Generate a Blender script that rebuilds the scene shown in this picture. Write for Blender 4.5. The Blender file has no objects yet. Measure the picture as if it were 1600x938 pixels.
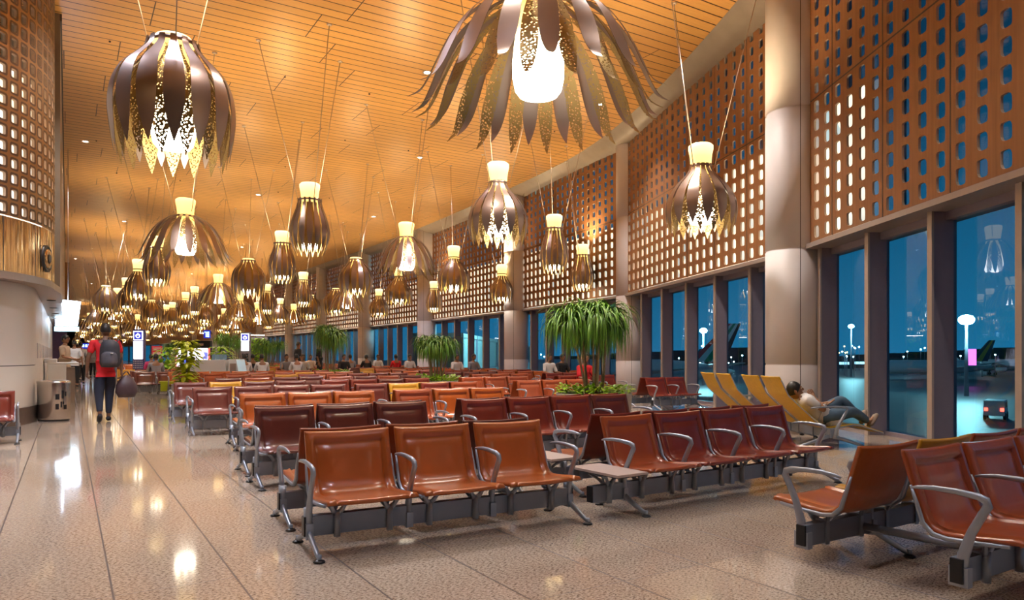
import bpy, bmesh, math, random
from mathutils import Vector, Matrix, noise
PI = math.pi
R = math.radians
random.seed(7)
C = bpy.context.scene.collection
SC = bpy.context.scene

# ------------------------------------------------------------------ camera
F = 1118.0            # focal length in pixels of the 1600x938 frame
HOR = 556.0           # horizon row
CAMZ = 1.2
YAW = 31.87           # camera looks this far right of the hall axis (+Y)
cam_data = bpy.data.cameras.new('camera')
cam = bpy.data.objects.new('camera', cam_data)
C.objects.link(cam)
cam_data.sensor_width = 36.0
cam_data.lens = F / 1600 * 36
cam_data.shift_y = (HOR - 469) / 1600
cam_data.clip_end = 1200
cam_data.clip_start = 0.05
cam.location = (0, 0, CAMZ)
cam.rotation_euler = (R(90), 0, R(-YAW))
SC.camera = cam
FW = Vector((math.sin(R(YAW)), math.cos(R(YAW)), 0))
RT = Vector((math.cos(R(YAW)), -math.sin(R(YAW)), 0))

def at(px, d, z=0.0):
    """plan point seen at column px at forward distance d"""
    v = FW * d + RT * ((px - 800) / F * d)
    return Vector((v.x, v.y, z))

# ------------------------------------------------------------------ world, exposure, lights
SC.view_settings.view_transform = 'Standard'
SC.view_settings.look = 'None'
SC.view_settings.gamma = 1
SC.view_settings.use_curve_mapping = False
SC.view_settings.exposure = 0.5
SC.cycles.use_denoising = True
SC.cycles.max_bounces = 7
SC.cycles.diffuse_bounces = 3
SC.cycles.glossy_bounces = 4
SC.cycles.transmission_bounces = 4
SC.cycles.transparent_max_bounces = 10
SC.cycles.sample_clamp_indirect = 4
SC.cycles.sample_clamp_direct = 0
SC.cycles.caustics_reflective = False
SC.cycles.caustics_refractive = False
SC.cycles.use_light_tree = True
SC.cycles.blur_glossy = 0.5
EMIT_CORE = 9.0        # lamp glass, lower bowl
EMIT_NECK = 1.35        # lamp glass, neck
SPOT_W = 520
LAMP_W = 230

w = bpy.data.worlds.new('night_sky')
SC.world = w
w.use_nodes = True
nt = w.node_tree
nt.nodes.clear()
o_ = nt.nodes.new('ShaderNodeOutputWorld')
bg = nt.nodes.new('ShaderNodeBackground')
tc = nt.nodes.new('ShaderNodeTexCoord')
sx = nt.nodes.new('ShaderNodeSeparateXYZ')
cr = nt.nodes.new('ShaderNodeValToRGB')
nt.links.new(tc.outputs['Generated'], sx.inputs[0])
nt.links.new(sx.outputs['Z'], cr.inputs[0])
cr.color_ramp.elements[0].position = 0.0
cr.color_ramp.elements[0].color = (0.010, 0.13, 0.25, 1)
cr.color_ramp.elements[1].position = 0.35
cr.color_ramp.elements[1].color = (0.004, 0.030, 0.060, 1)
nt.links.new(cr.outputs[0], bg.inputs[0])
bg.inputs[1].default_value = 1.0
nt.links.new(bg.outputs[0], o_.inputs[0])

# ------------------------------------------------------------------ materials
MAT = {}
def nodes_of(name):
    m = bpy.data.materials.new(name)
    m.use_nodes = True
    t = m.node_tree
    b = t.nodes['Principled BSDF']
    MAT[name] = m
    return m, t, b

def setp(b, **k):
    for n, v in k.items():
        n = {'base': 'Base Color', 'rough': 'Roughness', 'metal': 'Metallic', 'coat': 'Coat Weight', 'coatr': 'Coat Roughness',
             'ecol': 'Emission Color', 'estr': 'Emission Strength', 'spec': 'Specular IOR Level', 'alpha': 'Alpha', 'trans': 'Transmission Weight',
             'sub': 'Subsurface Weight', 'aniso': 'Anisotropic'}.get(n, n)
        if isinstance(v, tuple) and len(v) == 3:
            v = v + (1,)
        b.inputs[n].default_value = v

def N(t, kind, **k):
    n = t.nodes.new(kind)
    for a, v in k.items():
        setattr(n, a, v)
    return n

def mathn(t, op, a, b=None, c=None, clamp=False):
    n = t.nodes.new('ShaderNodeMath')
    n.operation = op
    n.use_clamp = clamp
    for i, v in enumerate((a, b, c)):
        if v is None:
            continue
        if isinstance(v, (int, float)):
            n.inputs[i].default_value = v
        else:
            t.links.new(v, n.inputs[i])
    return n.outputs[0]

def mixc(t, fac, a, b, blend='MIX'):
    n = t.nodes.new('ShaderNodeMix')
    n.data_type = 'RGBA'
    n.blend_type = blend
    for sock, v in ((0, fac), (6, a), (7, b)):
        if isinstance(v, (int, float)):
            n.inputs[sock].default_value = v
        elif isinstance(v, tuple):
            n.inputs[sock].default_value = v + (1,) if len(v) == 3 else v
        else:
            t.links.new(v, n.inputs[sock])
    return n.outputs[2]

def simple(name, base, rough=0.5, metal=0.0, var=0.08, scale=12.0, bump=0.0, **k):
    """plain surface with a little procedural variation in tone and gloss"""
    m, t, b = nodes_of(name)
    setp(b, base=base, rough=rough, metal=metal, **k)
    tcn = N(t, 'ShaderNodeTexCoord')
    no = N(t, 'ShaderNodeTexNoise')
    no.inputs['Scale'].default_value = scale
    no.inputs['Detail'].default_value = 3
    t.links.new(tcn.outputs['Object'], no.inputs['Vector'])
    dark = tuple(c * (1 - var * 2) for c in base)
    lite = tuple(min(1, c * (1 + var * 2)) for c in base)
    col = mixc(t, no.outputs['Fac'], dark, lite)
    t.links.new(col, b.inputs['Base Color'])
    if bump:
        bp = N(t, 'ShaderNodeBump')
        bp.inputs['Strength'].default_value = bump
        bp.inputs['Distance'].default_value = 0.01
        t.links.new(no.outputs['Fac'], bp.inputs['Height'])
        t.links.new(bp.outputs[0], b.inputs['Normal'])
    return m

def emit(name, col, strength, base=(0.8, 0.8, 0.8)):
    m, t, b = nodes_of(name)
    setp(b, base=base, rough=0.4, ecol=col, estr=strength)
    return m

# leathers
def leather(name, base, rough=0.30):
    m, t, b = nodes_of(name)
    setp(b, base=base, rough=rough, coat=0.55, coatr=0.13, spec=0.5)
    g = N(t, 'ShaderNodeTexCoord')
    no = N(t, 'ShaderNodeTexNoise')
    no.inputs['Scale'].default_value = 5.0
    no.inputs['Detail'].default_value = 5
    t.links.new(g.outputs['Object'], no.inputs['Vector'])
    col = mixc(t, no.outputs['Fac'], tuple(c * 0.72 for c in base), tuple(min(1, c * 1.25) for c in base))
    t.links.new(col, b.inputs['Base Color'])
    vo = N(t, 'ShaderNodeTexNoise')
    vo.inputs['Scale'].default_value = 9.0
    vo.inputs['Detail'].default_value = 2
    t.links.new(g.outputs['Object'], vo.inputs['Vector'])
    bp = N(t, 'ShaderNodeBump')
    bp.inputs['Strength'].default_value = 0.3
    bp.inputs['Distance'].default_value = 0.012
    t.links.new(vo.outputs['Fac'], bp.inputs['Height'])
    t.links.new(bp.outputs[0], b.inputs['Normal'])
    return m
leather('leather_tan', (0.43, 0.095, 0.012))
leather('leather_rust', (0.33, 0.060, 0.014))
leather('leather_red', (0.20, 0.026, 0.012))
leather('leather_brown', (0.125, 0.022, 0.014))
leather('leather_mustard', (0.60, 0.29, 0.015), 0.4)
simple('lounger_yellow', (0.62, 0.34, 0.006), 0.5, scale=30)
simple('seat_metal', (0.36, 0.40, 0.47), 0.36, 0.55, var=0.04)
simple('beam_metal', (0.27, 0.31, 0.38), 0.45, 0.4, var=0.04)
simple('rubber', (0.012, 0.012, 0.014), 0.35)
simple('table_laminate', (0.55, 0.43, 0.37), 0.35, var=0.03)
simple('column_cladding', (0.80, 0.75, 0.76), 0.5, 0.0, var=0.03, scale=3)
simple('seam_dark', (0.08, 0.07, 0.065), 0.7)
simple('mullion_paint', (0.27, 0.235, 0.29), 0.45, 0.2, var=0.03)
simple('mullion_edge', (0.50, 0.42, 0.37), 0.4, 0.3, var=0.03)
simple('head_trim', (0.42, 0.36, 0.34), 0.4, 0.4, var=0.04)
simple('soffit_fabric', (0.30, 0.25, 0.20), 0.42, 0.1, var=0.1, scale=2)
simple('panel_wood_edge', (0.50, 0.36, 0.25), 0.6)
simple('pod_panel', (0.76, 0.68, 0.58), 0.42, 0.0, var=0.02, scale=2)
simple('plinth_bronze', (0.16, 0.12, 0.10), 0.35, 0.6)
simple('canopy_metal', (0.38, 0.32, 0.29), 0.35, 0.6, var=0.03)
def bronze_mirror():
    m, t, b = nodes_of('bronze_plain')
    setp(b, base=(0.72, 0.50, 0.26), rough=0.14, metal=0.95)
    g = N(t, 'ShaderNodeTexCoord')
    mp = N(t, 'ShaderNodeMapping')
    mp.inputs['Scale'].default_value = (2.6, 2.6, 0.12)
    t.links.new(g.outputs['Object'], mp.inputs[0])
    no = N(t, 'ShaderNodeTexNoise')
    no.inputs['Scale'].default_value = 2.2
    no.inputs['Detail'].default_value = 2
    t.links.new(mp.outputs[0], no.inputs['Vector'])
    bp = N(t, 'ShaderNodeBump')
    bp.inputs['Strength'].default_value = 0.7
    bp.inputs['Distance'].default_value = 0.12
    t.links.new(no.outputs['Fac'], bp.inputs['Height'])
    t.links.new(bp.outputs[0], b.inputs['Normal'])
bronze_mirror()
simple('steel_bin', (0.58, 0.52, 0.46), 0.2, 0.95, var=0.03)
simple('black_plastic', (0.012, 0.012, 0.014), 0.4)
simple('purple_paint', (0.10, 0.075, 0.20), 0.6)
simple('white_laminate', (0.82, 0.80, 0.78), 0.3, var=0.01)
simple('blade_outer', (0.38, 0.30, 0.27), 0.33, 0.92, var=0.06, scale=3)
simple('cable_steel', (0.66, 0.56, 0.50), 0.35, 0.7)
simple('concrete_pot', (0.34, 0.30, 0.27), 0.6, var=0.08)
simple('bark', (0.30, 0.22, 0.14), 0.8, var=0.25, scale=40, bump=0.4)
simple('leaf_strap', (0.115, 0.27, 0.022), 0.38, var=0.35, scale=6, coat=0.2)
simple('leaf_bright', (0.30, 0.54, 0.015), 0.4, var=0.35, scale=14)
simple('leaf_lime', (0.50, 0.60, 0.015), 0.4, var=0.3, scale=10)
simple('leaf_deep', (0.02, 0.06, 0.02), 0.5, var=0.35, scale=5)
simple('leaf_wall', (0.30, 0.55, 0.02), 0.5, var=0.4, scale=5)
simple('soil', (0.03, 0.022, 0.015), 0.9)
simple('skin_tan', (0.30, 0.145, 0.075), 0.5, var=0.03)
simple('skin_dark', (0.16, 0.075, 0.04), 0.5, var=0.03)
simple('hair_black', (0.010, 0.008, 0.007), 0.45)
simple('cloth_red', (0.62, 0.012, 0.02), 0.8, var=0.1)
simple('cloth_navy', (0.012, 0.016, 0.035), 0.8, var=0.1)
simple('cloth_denim', (0.06, 0.11, 0.17), 0.8, var=0.25, scale=8)
simple('cloth_beige', (0.60, 0.46, 0.33), 0.8)
simple('cloth_white', (0.75, 0.72, 0.70), 0.8)
simple('cloth_black', (0.015, 0.015, 0.018), 0.8)
simple('cloth_grey', (0.25, 0.24, 0.27), 0.8)
simple('cloth_pink', (0.65, 0.05, 0.18), 0.8)
simple('bag_charcoal', (0.028, 0.028, 0.036), 0.6, var=0.2)
simple('bag_slate', (0.07, 0.068, 0.085), 0.7, var=0.15)
simple('bag_brown', (0.05, 0.028, 0.035), 0.5, var=0.15)
simple('eye_white', (0.7, 0.7, 0.7), 0.2)
simple('shoe_tan', (0.32, 0.24, 0.18), 0.7)
simple('sole_white', (0.75, 0.75, 0.72), 0.6)
simple('asphalt', (0.045, 0.055, 0.06), 0.45, var=0.15, scale=0.06)
simple('bridge_panel', (0.50, 0.72, 0.68), 0.5, var=0.05)
simple('plane_white', (0.60, 0.64, 0.66), 0.35)
simple('plane_red', (0.55, 0.02, 0.03), 0.35)
simple('plane_green', (0.01, 0.25, 0.12), 0.35)
simple('plane_gold', (0.45, 0.30, 0.04), 0.35)
simple('plane_navy', (0.02, 0.03, 0.08), 0.35)
simple('far_building', (0.06, 0.09, 0.10), 0.7)
simple('sign_red', (0.62, 0.03, 0.05), 0.4)
simple('lime_plastic', (0.38, 0.45, 0.02), 0.3)
simple('blue_glass', (0.22, 0.36, 0.48), 0.15, var=0.02)
simple('tan_panel', (0.38, 0.20, 0.09), 0.4)
emit('sign_white', (0.93, 0.95, 1.0), 2.4)
emit('sign_blue', (0.02, 0.03, 0.45), 0.8, (0.02, 0.02, 0.3))
emit('sign_cyan', (0.45, 0.9, 1.0), 2.0)
emit('screen_pink', (0.95, 0.90, 0.95), 1.4)
emit('screen_red', (0.9, 0.02, 0.04), 0.8)
emit('screen_blue', (0.05, 0.12, 0.8), 1.0)
emit('ice_light', (0.62, 0.78, 1.0), 9.0)
emit('downlight_glow', (1.0, 0.93, 0.85), 14.0)
emit('flood_glow', (0.45, 0.95, 1.0), 260.0)
emit('far_glow', (0.55, 0.95, 1.0), 30.0)
emit('amber_glow', (1.0, 0.6, 0.15), 14.0)
emit('magenta_glow', (0.9, 0.08, 0.65), 2.5)
emit('window_glow', (0.5, 0.85, 1.0), 1.6)
emit('tail_red_glow', (1.0, 0.06, 0.03), 5.0)

def liner(name, strength, ramp, scale):
    """lit panel in patches of cream and grey"""
    m, t, b = nodes_of(name)
    g = N(t, 'ShaderNodeTexCoord')
    vo = N(t, 'ShaderNodeTexVoronoi')
    vo.inputs['Scale'].default_value = scale
    t.links.new(g.outputs['Object'], vo.inputs['Vector'])
    sp = N(t, 'ShaderNodeSeparateColor')
    t.links.new(vo.outputs['Color'], sp.inputs[0])
    r = N(t, 'ShaderNodeValToRGB')
    r.color_ramp.elements[0].position = ramp[0][0]
    r.color_ramp.elements[0].color = ramp[0][1] + (1,)
    r.color_ramp.elements[1].position = ramp[1][0]
    r.color_ramp.elements[1].color = ramp[1][1] + (1,)
    t.links.new(sp.outputs[0], r.inputs[0])
    t.links.new(r.outputs[0], b.inputs['Emission Color'])
    setp(b, base=(0.5, 0.5, 0.48), rough=0.5, estr=strength)
    return m
liner('screen_glow_liner', 1.15, ((0.05, (0.25, 0.36, 0.38)), (0.45, (1.0, 0.84, 0.60))), 1.3)
liner('pod_backlight', 1.25, ((0.0, (1.0, 0.78, 0.50)), (0.7, (1.0, 0.93, 0.82))), 1.0)

# lamp glass: bright bowl, amber neck
def lamp_glass(name, bright, neck):
    m, t, b = nodes_of(name)
    g = N(t, 'ShaderNodeTexCoord')
    s = N(t, 'ShaderNodeSeparateXYZ')
    t.links.new(g.outputs['Object'], s.inputs[0])
    r = N(t, 'ShaderNodeValToRGB')
    e = r.color_ramp.elements
    e[0].position = 0.0
    e[0].color = (1.0, 0.93, 0.78, 1)
    e[1].position = 1.0
    e[1].color = (1.0, 0.86, 0.55, 1)
    k = e.new(0.30)
    k.color = (1.0, 0.84, 0.52, 1)
    k = e.new(0.55)
    k.color = (1.0, 0.60, 0.14, 1)
    k = e.new(0.80)
    k.color = (1.0, 0.66, 0.22, 1)
    zz = mathn(t, 'DIVIDE', s.outputs['Z'], 1.5, clamp=True)
    t.links.new(zz, r.inputs[0])
    t.links.new(r.outputs[0], b.inputs['Emission Color'])
    mr = N(t, 'ShaderNodeMapRange')
    mr.inputs[1].default_value = 0.25
    mr.inputs[2].default_value = 0.6
    mr.inputs[3].default_value = bright
    mr.inputs[4].default_value = neck
    t.links.new(s.outputs['Z'], mr.inputs[0])
    t.links.new(mr.outputs[0], b.inputs['Emission Strength'])
    setp(b, base=(0.8, 0.65, 0.4), rough=0.3)
    return m
lamp_glass('lamp_glass', EMIT_CORE, EMIT_NECK)
emit('lamp_mouth', (1.0, 0.94, 0.82), EMIT_CORE * 1.6)

# perforated inner blade: gold metal with a fine net of holes
def perforated():
    m, t, b = nodes_of('blade_perforated')
    setp(b, base=(0.50, 0.36, 0.15), rough=0.33, metal=0.9)
    g = N(t, 'ShaderNodeTexCoord')
    vo = N(t, 'ShaderNodeTexVoronoi')
    vo.inputs['Scale'].default_value = 44
    t.links.new(g.outputs['Object'], vo.inputs['Vector'])
    hole = mathn(t, 'LESS_THAN', vo.outputs['Distance'], 0.40)
    tr = N(t, 'ShaderNodeBsdfTransparent')
    mx = N(t, 'ShaderNodeMixShader')
    t.links.new(hole, mx.inputs[0])
    t.links.new(b.outputs[0], mx.inputs[1])
    t.links.new(tr.outputs[0], mx.inputs[2])
    t.links.new(mx.outputs[0], t.nodes['Material Output'].inputs[0])
perforated()
simple('blade_inner', (0.62, 0.44, 0.17), 0.32, 0.9, var=0.1)

# wall cladding wood with fine vertical strips
def panel_wood():
    m, t, b = nodes_of('panel_wood')
    g = N(t, 'ShaderNodeTexCoord')
    mp = N(t, 'ShaderNodeMapping')
    mp.inputs['Scale'].default_value = (22, 22, 0.8)
    t.links.new(g.outputs['Object'], mp.inputs[0])
    no = N(t, 'ShaderNodeTexNoise')
    no.inputs['Scale'].default_value = 1.0
    no.inputs['Detail'].default_value = 4
    t.links.new(mp.outputs[0], no.inputs['Vector'])
    col = mixc(t, no.outputs['Fac'], (0.20, 0.082, 0.031), (0.40, 0.185, 0.076))
    t.links.new(col, b.inputs['Base Color'])
    setp(b, rough=0.5)
panel_wood()
def bronze_skin():
    m, t, b = nodes_of('bronze_skin')
    g = N(t, 'ShaderNodeTexCoord')
    mp = N(t, 'ShaderNodeMapping')
    mp.inputs['Scale'].default_value = (3, 3, 0.6)
    t.links.new(g.outputs['Object'], mp.inputs[0])
    no = N(t, 'ShaderNodeTexNoise')
    no.inputs['Scale'].default_value = 2.0
    t.links.new(mp.outputs[0], no.inputs['Vector'])
    col = mixc(t, no.outputs['Fac'], (0.34, 0.20, 0.10), (0.58, 0.38, 0.20))
    t.links.new(col, b.inputs['Base Color'])
    setp(b, rough=0.34, metal=0.75)
bronze_skin()

# ceiling: narrow timber boards running across the hall, dark joints
def ceiling_wood():
    m, t, b = nodes_of('ceiling_wood')
    g = N(t, 'ShaderNodeTexCoord')
    s = N(t, 'ShaderNodeSeparateXYZ')
    t.links.new(g.outputs['Object'], s.inputs[0])
    pitch = 0.30
    yy = mathn(t, 'DIVIDE', s.outputs['Y'], pitch)
    fr = mathn(t, 'FRACT', yy)
    row = mathn(t, 'FLOOR', yy)
    j1 = mathn(t, 'LESS_THAN', fr, 0.10)
    # boards end at staggered places
    wn = N(t, 'ShaderNodeTexWhiteNoise')
    wn.noise_dimensions = '1D'
    rowg = mathn(t, 'FLOOR', mathn(t, 'DIVIDE', yy, 4.0))
    t.links.new(rowg, wn.inputs['W'])
    xx = mathn(t, 'ADD', mathn(t, 'DIVIDE', s.outputs['X'], 3.6), mathn(t, 'MULTIPLY', wn.outputs['Value'], 7.0))
    j2 = mathn(t, 'LESS_THAN', mathn(t, 'FRACT', xx), 0.006)
    joint = mathn(t, 'MAXIMUM', j1, j2)
    w2 = N(t, 'ShaderNodeTexWhiteNoise')
    w2.noise_dimensions = '2D'
    cb = N(t, 'ShaderNodeCombineXYZ')
    t.links.new(row, cb.inputs[0])
    t.links.new(mathn(t, 'FLOOR', xx), cb.inputs[1])
    t.links.new(cb.outputs[0], w2.inputs['Vector'])
    mp = N(t, 'ShaderNodeMapping')
    mp.inputs['Scale'].default_value = (1.2, 26, 1)
    t.links.new(g.outputs['Object'], mp.inputs[0])
    no = N(t, 'ShaderNodeTexNoise')
    no.inputs['Scale'].default_value = 1.6
    no.inputs['Detail'].default_value = 4
    t.links.new(mp.outputs[0], no.inputs['Vector'])
    c1 = mixc(t, no.outputs['Fac'], (0.60, 0.29, 0.075), (0.84, 0.50, 0.17))
    c2 = mixc(t, mathn(t, 'MULTIPLY', w2.outputs['Value'], 0.30), c1, (0.52, 0.25, 0.075))
    c3 = mixc(t, joint, c2, (0.045, 0.018, 0.008))
    t.links.new(c3, b.inputs['Base Color'])
    setp(b, rough=0.30, spec=0.5)
ceiling_wood()

def granite():
    m, t, b = nodes_of('granite_floor')
    g = N(t, 'ShaderNodeTexCoord')
    s = N(t, 'ShaderNodeSeparateXYZ')
    t.links.new(g.outputs['Object'], s.inputs[0])
    n1 = N(t, 'ShaderNodeTexNoise')
    n1.inputs['Scale'].default_value = 52
    n1.inputs['Detail'].default_value = 5
    n1.inputs['Roughness'].default_value = 0.7
    mp = N(t, 'ShaderNodeMapping')
    mp.inputs['Scale'].default_value = (1, 1.9, 1)
    mp.inputs['Rotation'].default_value = (0, 0, 0.5)
    t.links.new(g.outputs['Object'], mp.inputs[0])
    t.links.new(mp.outputs[0], n1.inputs['Vector'])
    r1 = N(t, 'ShaderNodeValToRGB')
    e = r1.color_ramp.elements
    e[0].position = 0.41
    e[0].color = (0.06, 0.036, 0.025, 1)
    e[1].position = 0.59
    e[1].color = (0.74, 0.61, 0.48, 1)
    k = e.new(0.46)
    k.color = (0.42, 0.315, 0.23, 1)
    t.links.new(n1.outputs['Fac'], r1.inputs[0])
    n2 = N(t, 'ShaderNodeTexNoise')
    n2.inputs['Scale'].default_value = 1.1
    t.links.new(g.outputs['Object'], n2.inputs['Vector'])
    c1 = mixc(t, 0.30, r1.outputs[0], mixc(t, n2.outputs['Fac'], (0.34, 0.25, 0.18), (0.50, 0.40, 0.31)))
    tx = mathn(t, 'DIVIDE', mathn(t, 'SUBTRACT', s.outputs['X'], 0.19), 0.58)
    ty = mathn(t, 'DIVIDE', mathn(t, 'SUBTRACT', s.outputs['Y'], 7.56), 1.16)
    cb = N(t, 'ShaderNodeCombineXYZ')
    t.links.new(mathn(t, 'FLOOR', tx), cb.inputs[0])
    t.links.new(mathn(t, 'FLOOR', ty), cb.inputs[1])
    wn = N(t, 'ShaderNodeTexWhiteNoise')
    t.links.new(cb.outputs[0], wn.inputs['Vector'])
    c2 = mixc(t, mathn(t, 'MULTIPLY', wn.outputs['Value'], 0.16), c1, (0.26, 0.18, 0.13))
    j = mathn(t, 'MAXIMUM', mathn(t, 'LESS_THAN', mathn(t, 'FRACT', tx), 0.018), mathn(t, 'LESS_THAN', mathn(t, 'FRACT', ty), 0.0045))
    c3 = mixc(t, j, c2, (0.075, 0.05, 0.036))
    t.links.new(c3, b.inputs['Base Color'])
    rr = mathn(t, 'ADD', mathn(t, 'MULTIPLY', n2.outputs['Fac'], 0.06), 0.045)
    t.links.new(mathn(t, 'ADD', rr, mathn(t, 'MULTIPLY', j, 0.35)), b.inputs['Roughness'])
    setp(b, spec=0.75)
granite()

# thin window pane: mostly see-through, faintly blue, mirrors the lamps
def pane():
    m, t, b = nodes_of('window_glass')
    t.nodes.remove(b)
    tr = N(t, 'ShaderNodeBsdfTransparent')
    tr.inputs[0].default_value = (0.62, 0.86, 0.95, 1)
    gl = N(t, 'ShaderNodeBsdfGlossy')
    gl.inputs['Color'].default_value = (0.72, 0.80, 1.0, 1)
    gl.inputs['Roughness'].default_value = 0.0
    fr = N(t, 'ShaderNodeFresnel')
    fr.inputs[0].default_value = 1.38
    mx = N(t, 'ShaderNodeMixShader')
    t.links.new(mathn(t, 'ADD', fr.outputs[0], 0.03), mx.inputs[0])
    t.links.new(tr.outputs[0], mx.inputs[1])
    t.links.new(gl.outputs[0], mx.inputs[2])
    t.links.new(mx.outputs[0], t.nodes['Material Output'].inputs[0])
pane()

# ------------------------------------------------------------------ mesh helpers
class MB:
    """collects shapes, builds ONE mesh object"""
    def __init__(self):
        self.v, self.f, self.m, self.s = [], [], [], []
    def add(self, vs, fs, mat=0, smooth=False):
        o = len(self.v)
        self.v += [tuple(p) for p in vs]
        for f in fs:
            self.f.append(tuple(i + o for i in f))
            self.m.append(mat)
            self.s.append(smooth)
        return self
    def box(self, x0, x1, y0, y1, z0, z1, mat=0, M=None):
        vs = [Vector((x, y, z)) for z in (z0, z1) for y in (y0, y1) for x in (x0, x1)]
        if M is not None:
            vs = [M @ p for p in vs]
        return self.add(vs, [(0, 2, 3, 1), (4, 5, 7, 6), (0, 1, 5, 4), (2, 6, 7, 3), (0, 4, 6, 2), (1, 3, 7, 5)], mat)
    def tube(self, pts, r, n=8, mat=0, cap=True, flat=1.0, up=None):
        """tube along pts, radius a number or list; flat squashes the second axis"""
        pts = [Vector(p) for p in pts]
        rs = r if isinstance(r, (list, tuple)) else [r] * len(pts)
        vs, fs = [], []
        ref = up or Vector((0, 0, 1))
        for i, p in enumerate(pts):
            d = (pts[min(i + 1, len(pts) - 1)] - pts[max(i - 1, 0)]).normalized()
            a = d.cross(ref)
            if a.length < 1e-3:
                a = d.cross(Vector((1, 0, 0)))
            a.normalize()
            b = a.cross(d).normalized()
            for k in range(n):
                t = 2 * PI * k / n + (PI / n)
                vs.append(p + a * math.cos(t) * rs[i] + b * math.sin(t) * rs[i] * flat)
        for i in range(len(pts) - 1):
            for k in range(n):
                k2 = (k + 1) % n
                fs.append((i * n + k, i * n + k2, (i + 1) * n + k2, (i + 1) * n + k))
        self.add(vs, fs, mat, True)
        if cap:
            o = len(self.v) - len(vs)
            self.f.append(tuple(o + k for k in reversed(range(n))))
            self.f.append(tuple(o + (len(pts) - 1) * n + k for k in range(n)))
            self.m += [mat, mat]
            self.s += [False, False]
        return self
    def lathe(self, prof, n=24, mat=0, c=(0, 0, 0), sx=1.0, sy=1.0, a0=0.0, a1=2 * PI, smooth=True, capb=False, capt=False):
        full = abs(a1 - a0 - 2 * PI) < 1e-6
        m = n if full else n + 1
        vs, fs = [], []
        for (r, z) in prof:
            for k in range(m):
                t = a0 + (a1 - a0) * k / n
                vs.append((c[0] + r * math.cos(t) * sx, c[1] + r * math.sin(t) * sy, c[2] + z))
        for i in range(len(prof) - 1):
            for k in range(n):
                k2 = (k + 1) % m
                fs.append((i * m + k, i * m + k2, (i + 1) * m + k2, (i + 1) * m + k))
        self.add(vs, fs, mat, smooth)
        o = len(self.v) - len(vs)
        if capb and full:
            self.f.append(tuple(o + k for k in reversed(range(m)))); self.m.append(mat); self.s.append(False)
        if capt and full:
            self.f.append(tuple(o + (len(prof) - 1) * m + k for k in range(m))); self.m.append(mat); self.s.append(False)
        return self
    def ball(self, c, rx, ry, rz, mat=0, n=12, m=8, M=None):
        vs, fs = [], []
        for i in range(m + 1):
            ph = PI * i / m
            for k in range(n):
                t = 2 * PI * k / n
                p = Vector((rx * math.sin(ph) * math.cos(t), ry * math.sin(ph) * math.sin(t), rz * math.cos(ph)))
                if M is not None:
                    p = M @ p
                vs.append(Vector(c) + p)
        for i in range(m):
            for k in range(n):
                k2 = (k + 1) % n
                fs.append((i * n + k, (i + 1) * n + k, (i + 1) * n + k2, i * n + k2))
        return self.add(vs, fs, mat, True)
    def prism(self, pts, z0, z1, mat=0):
        n = len(pts)
        vs = [(x, y, z0) for x, y in pts] + [(x, y, z1) for x, y in pts]
        fs = [tuple(reversed(range(n))), tuple(range(n, 2 * n))] + [(i, (i + 1) % n, n + (i + 1) % n, n + i) for i in range(n)]
        return self.add(vs, fs, mat)
    def mesh(self, name, mats):
        me = bpy.data.meshes.new(name)
        me.from_pydata(self.v, [], self.f)
        for mm in (mats if isinstance(mats, (list, tuple)) else [mats]):
            me.materials.append(MAT[mm])
        me.polygons.foreach_set('material_index', self.m)
        me.polygons.foreach_set('use_smooth', self.s)
        me.update()
        return me
    def build(self, name, mats, parent=None, bevel=0, loc=None, rotz=0):
        me = self.mesh(name, mats)
        o = link(name, me, parent)
        if bevel:
            b = o.modifiers.new('bevel', 'BEVEL')
            b.width = bevel
            b.segments = 2
            b.limit_method = 'ANGLE'
        if loc is not None:
            o.location = loc
        if rotz:
            o.rotation_euler = (0, 0, rotz)
        return o

def link(name, me, parent=None):
    o = bpy.data.objects.new(name, me)
    C.objects.link(o)
    if parent is not None:
        o.parent = parent
    return o

def thing(name, label, cat, loc=(0, 0, 0), rotz=0.0, group=None):
    o = bpy.data.objects.new(name, None)
    o.empty_display_size = 0.2
    C.objects.link(o)
    o.location = loc
    o.rotation_euler = (0, 0, rotz)
    o['label'] = label
    o['category'] = cat
    if group:
        o['group'] = group
    return o

def tag(o, label, cat, group=None, kind=None):
    o['label'] = label
    o['category'] = cat
    if group:
        o['group'] = group
    if kind:
        o['kind'] = kind
    return o

def struct(o, label=None, cat=None):
    o['kind'] = 'structure'
    if label:
        o['label'] = label
    if cat:
        o['category'] = cat
    return o

def copy_tree(o, parent=None):
    c = o.copy()
    C.objects.link(c)
    if parent is not None:
        c.parent = parent
    for ch in list(o.children):
        copy_tree(ch, c)
    return c

# ------------------------------------------------------------------ the shell: floor, ceiling, facade
CEIL = 8.15
HEAD = 3.12        # window head
SEAM = 5.64
PTOP = 7.95
# joints of the window facade, walking away from the camera
NODE = [(2.55, -7.6), (7.20, 0.45), (11.95, 8.60), (15.65, 17.75), (16.85, 26.2), (17.45, 36.2), (17.6, 45.9), (17.5, 55.4), (17.4, 65.0),
        (17.0, 74.6), (16.5, 84.2), (15.8, 93.8), (15.0, 103.4), (14.2, 113), (10.5, 160), (5.0, 240)]
COLS = [(6.6, 0.25), (11.28, 8.35), (15.40, 17.45), (16.26, 25.8), (16.9, 36.1), (17.0, 45.9), (17.0, 55.3), (17.0, 64.8), (16.6, 74.4), (16.1, 84), (15.4, 93.6), (14.6, 103.2)]

floor = MB().add([(-9, -9, 0), (2.2, -9, 0)] + [(x + 0.1, y, 0) for x, y in NODE[1:]] + [(-9, 240, 0)], [tuple(range(len(NODE) + 2))]).build('floor', 'granite_floor')
struct(floor, 'polished speckled beige granite floor', 'floor')

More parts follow.
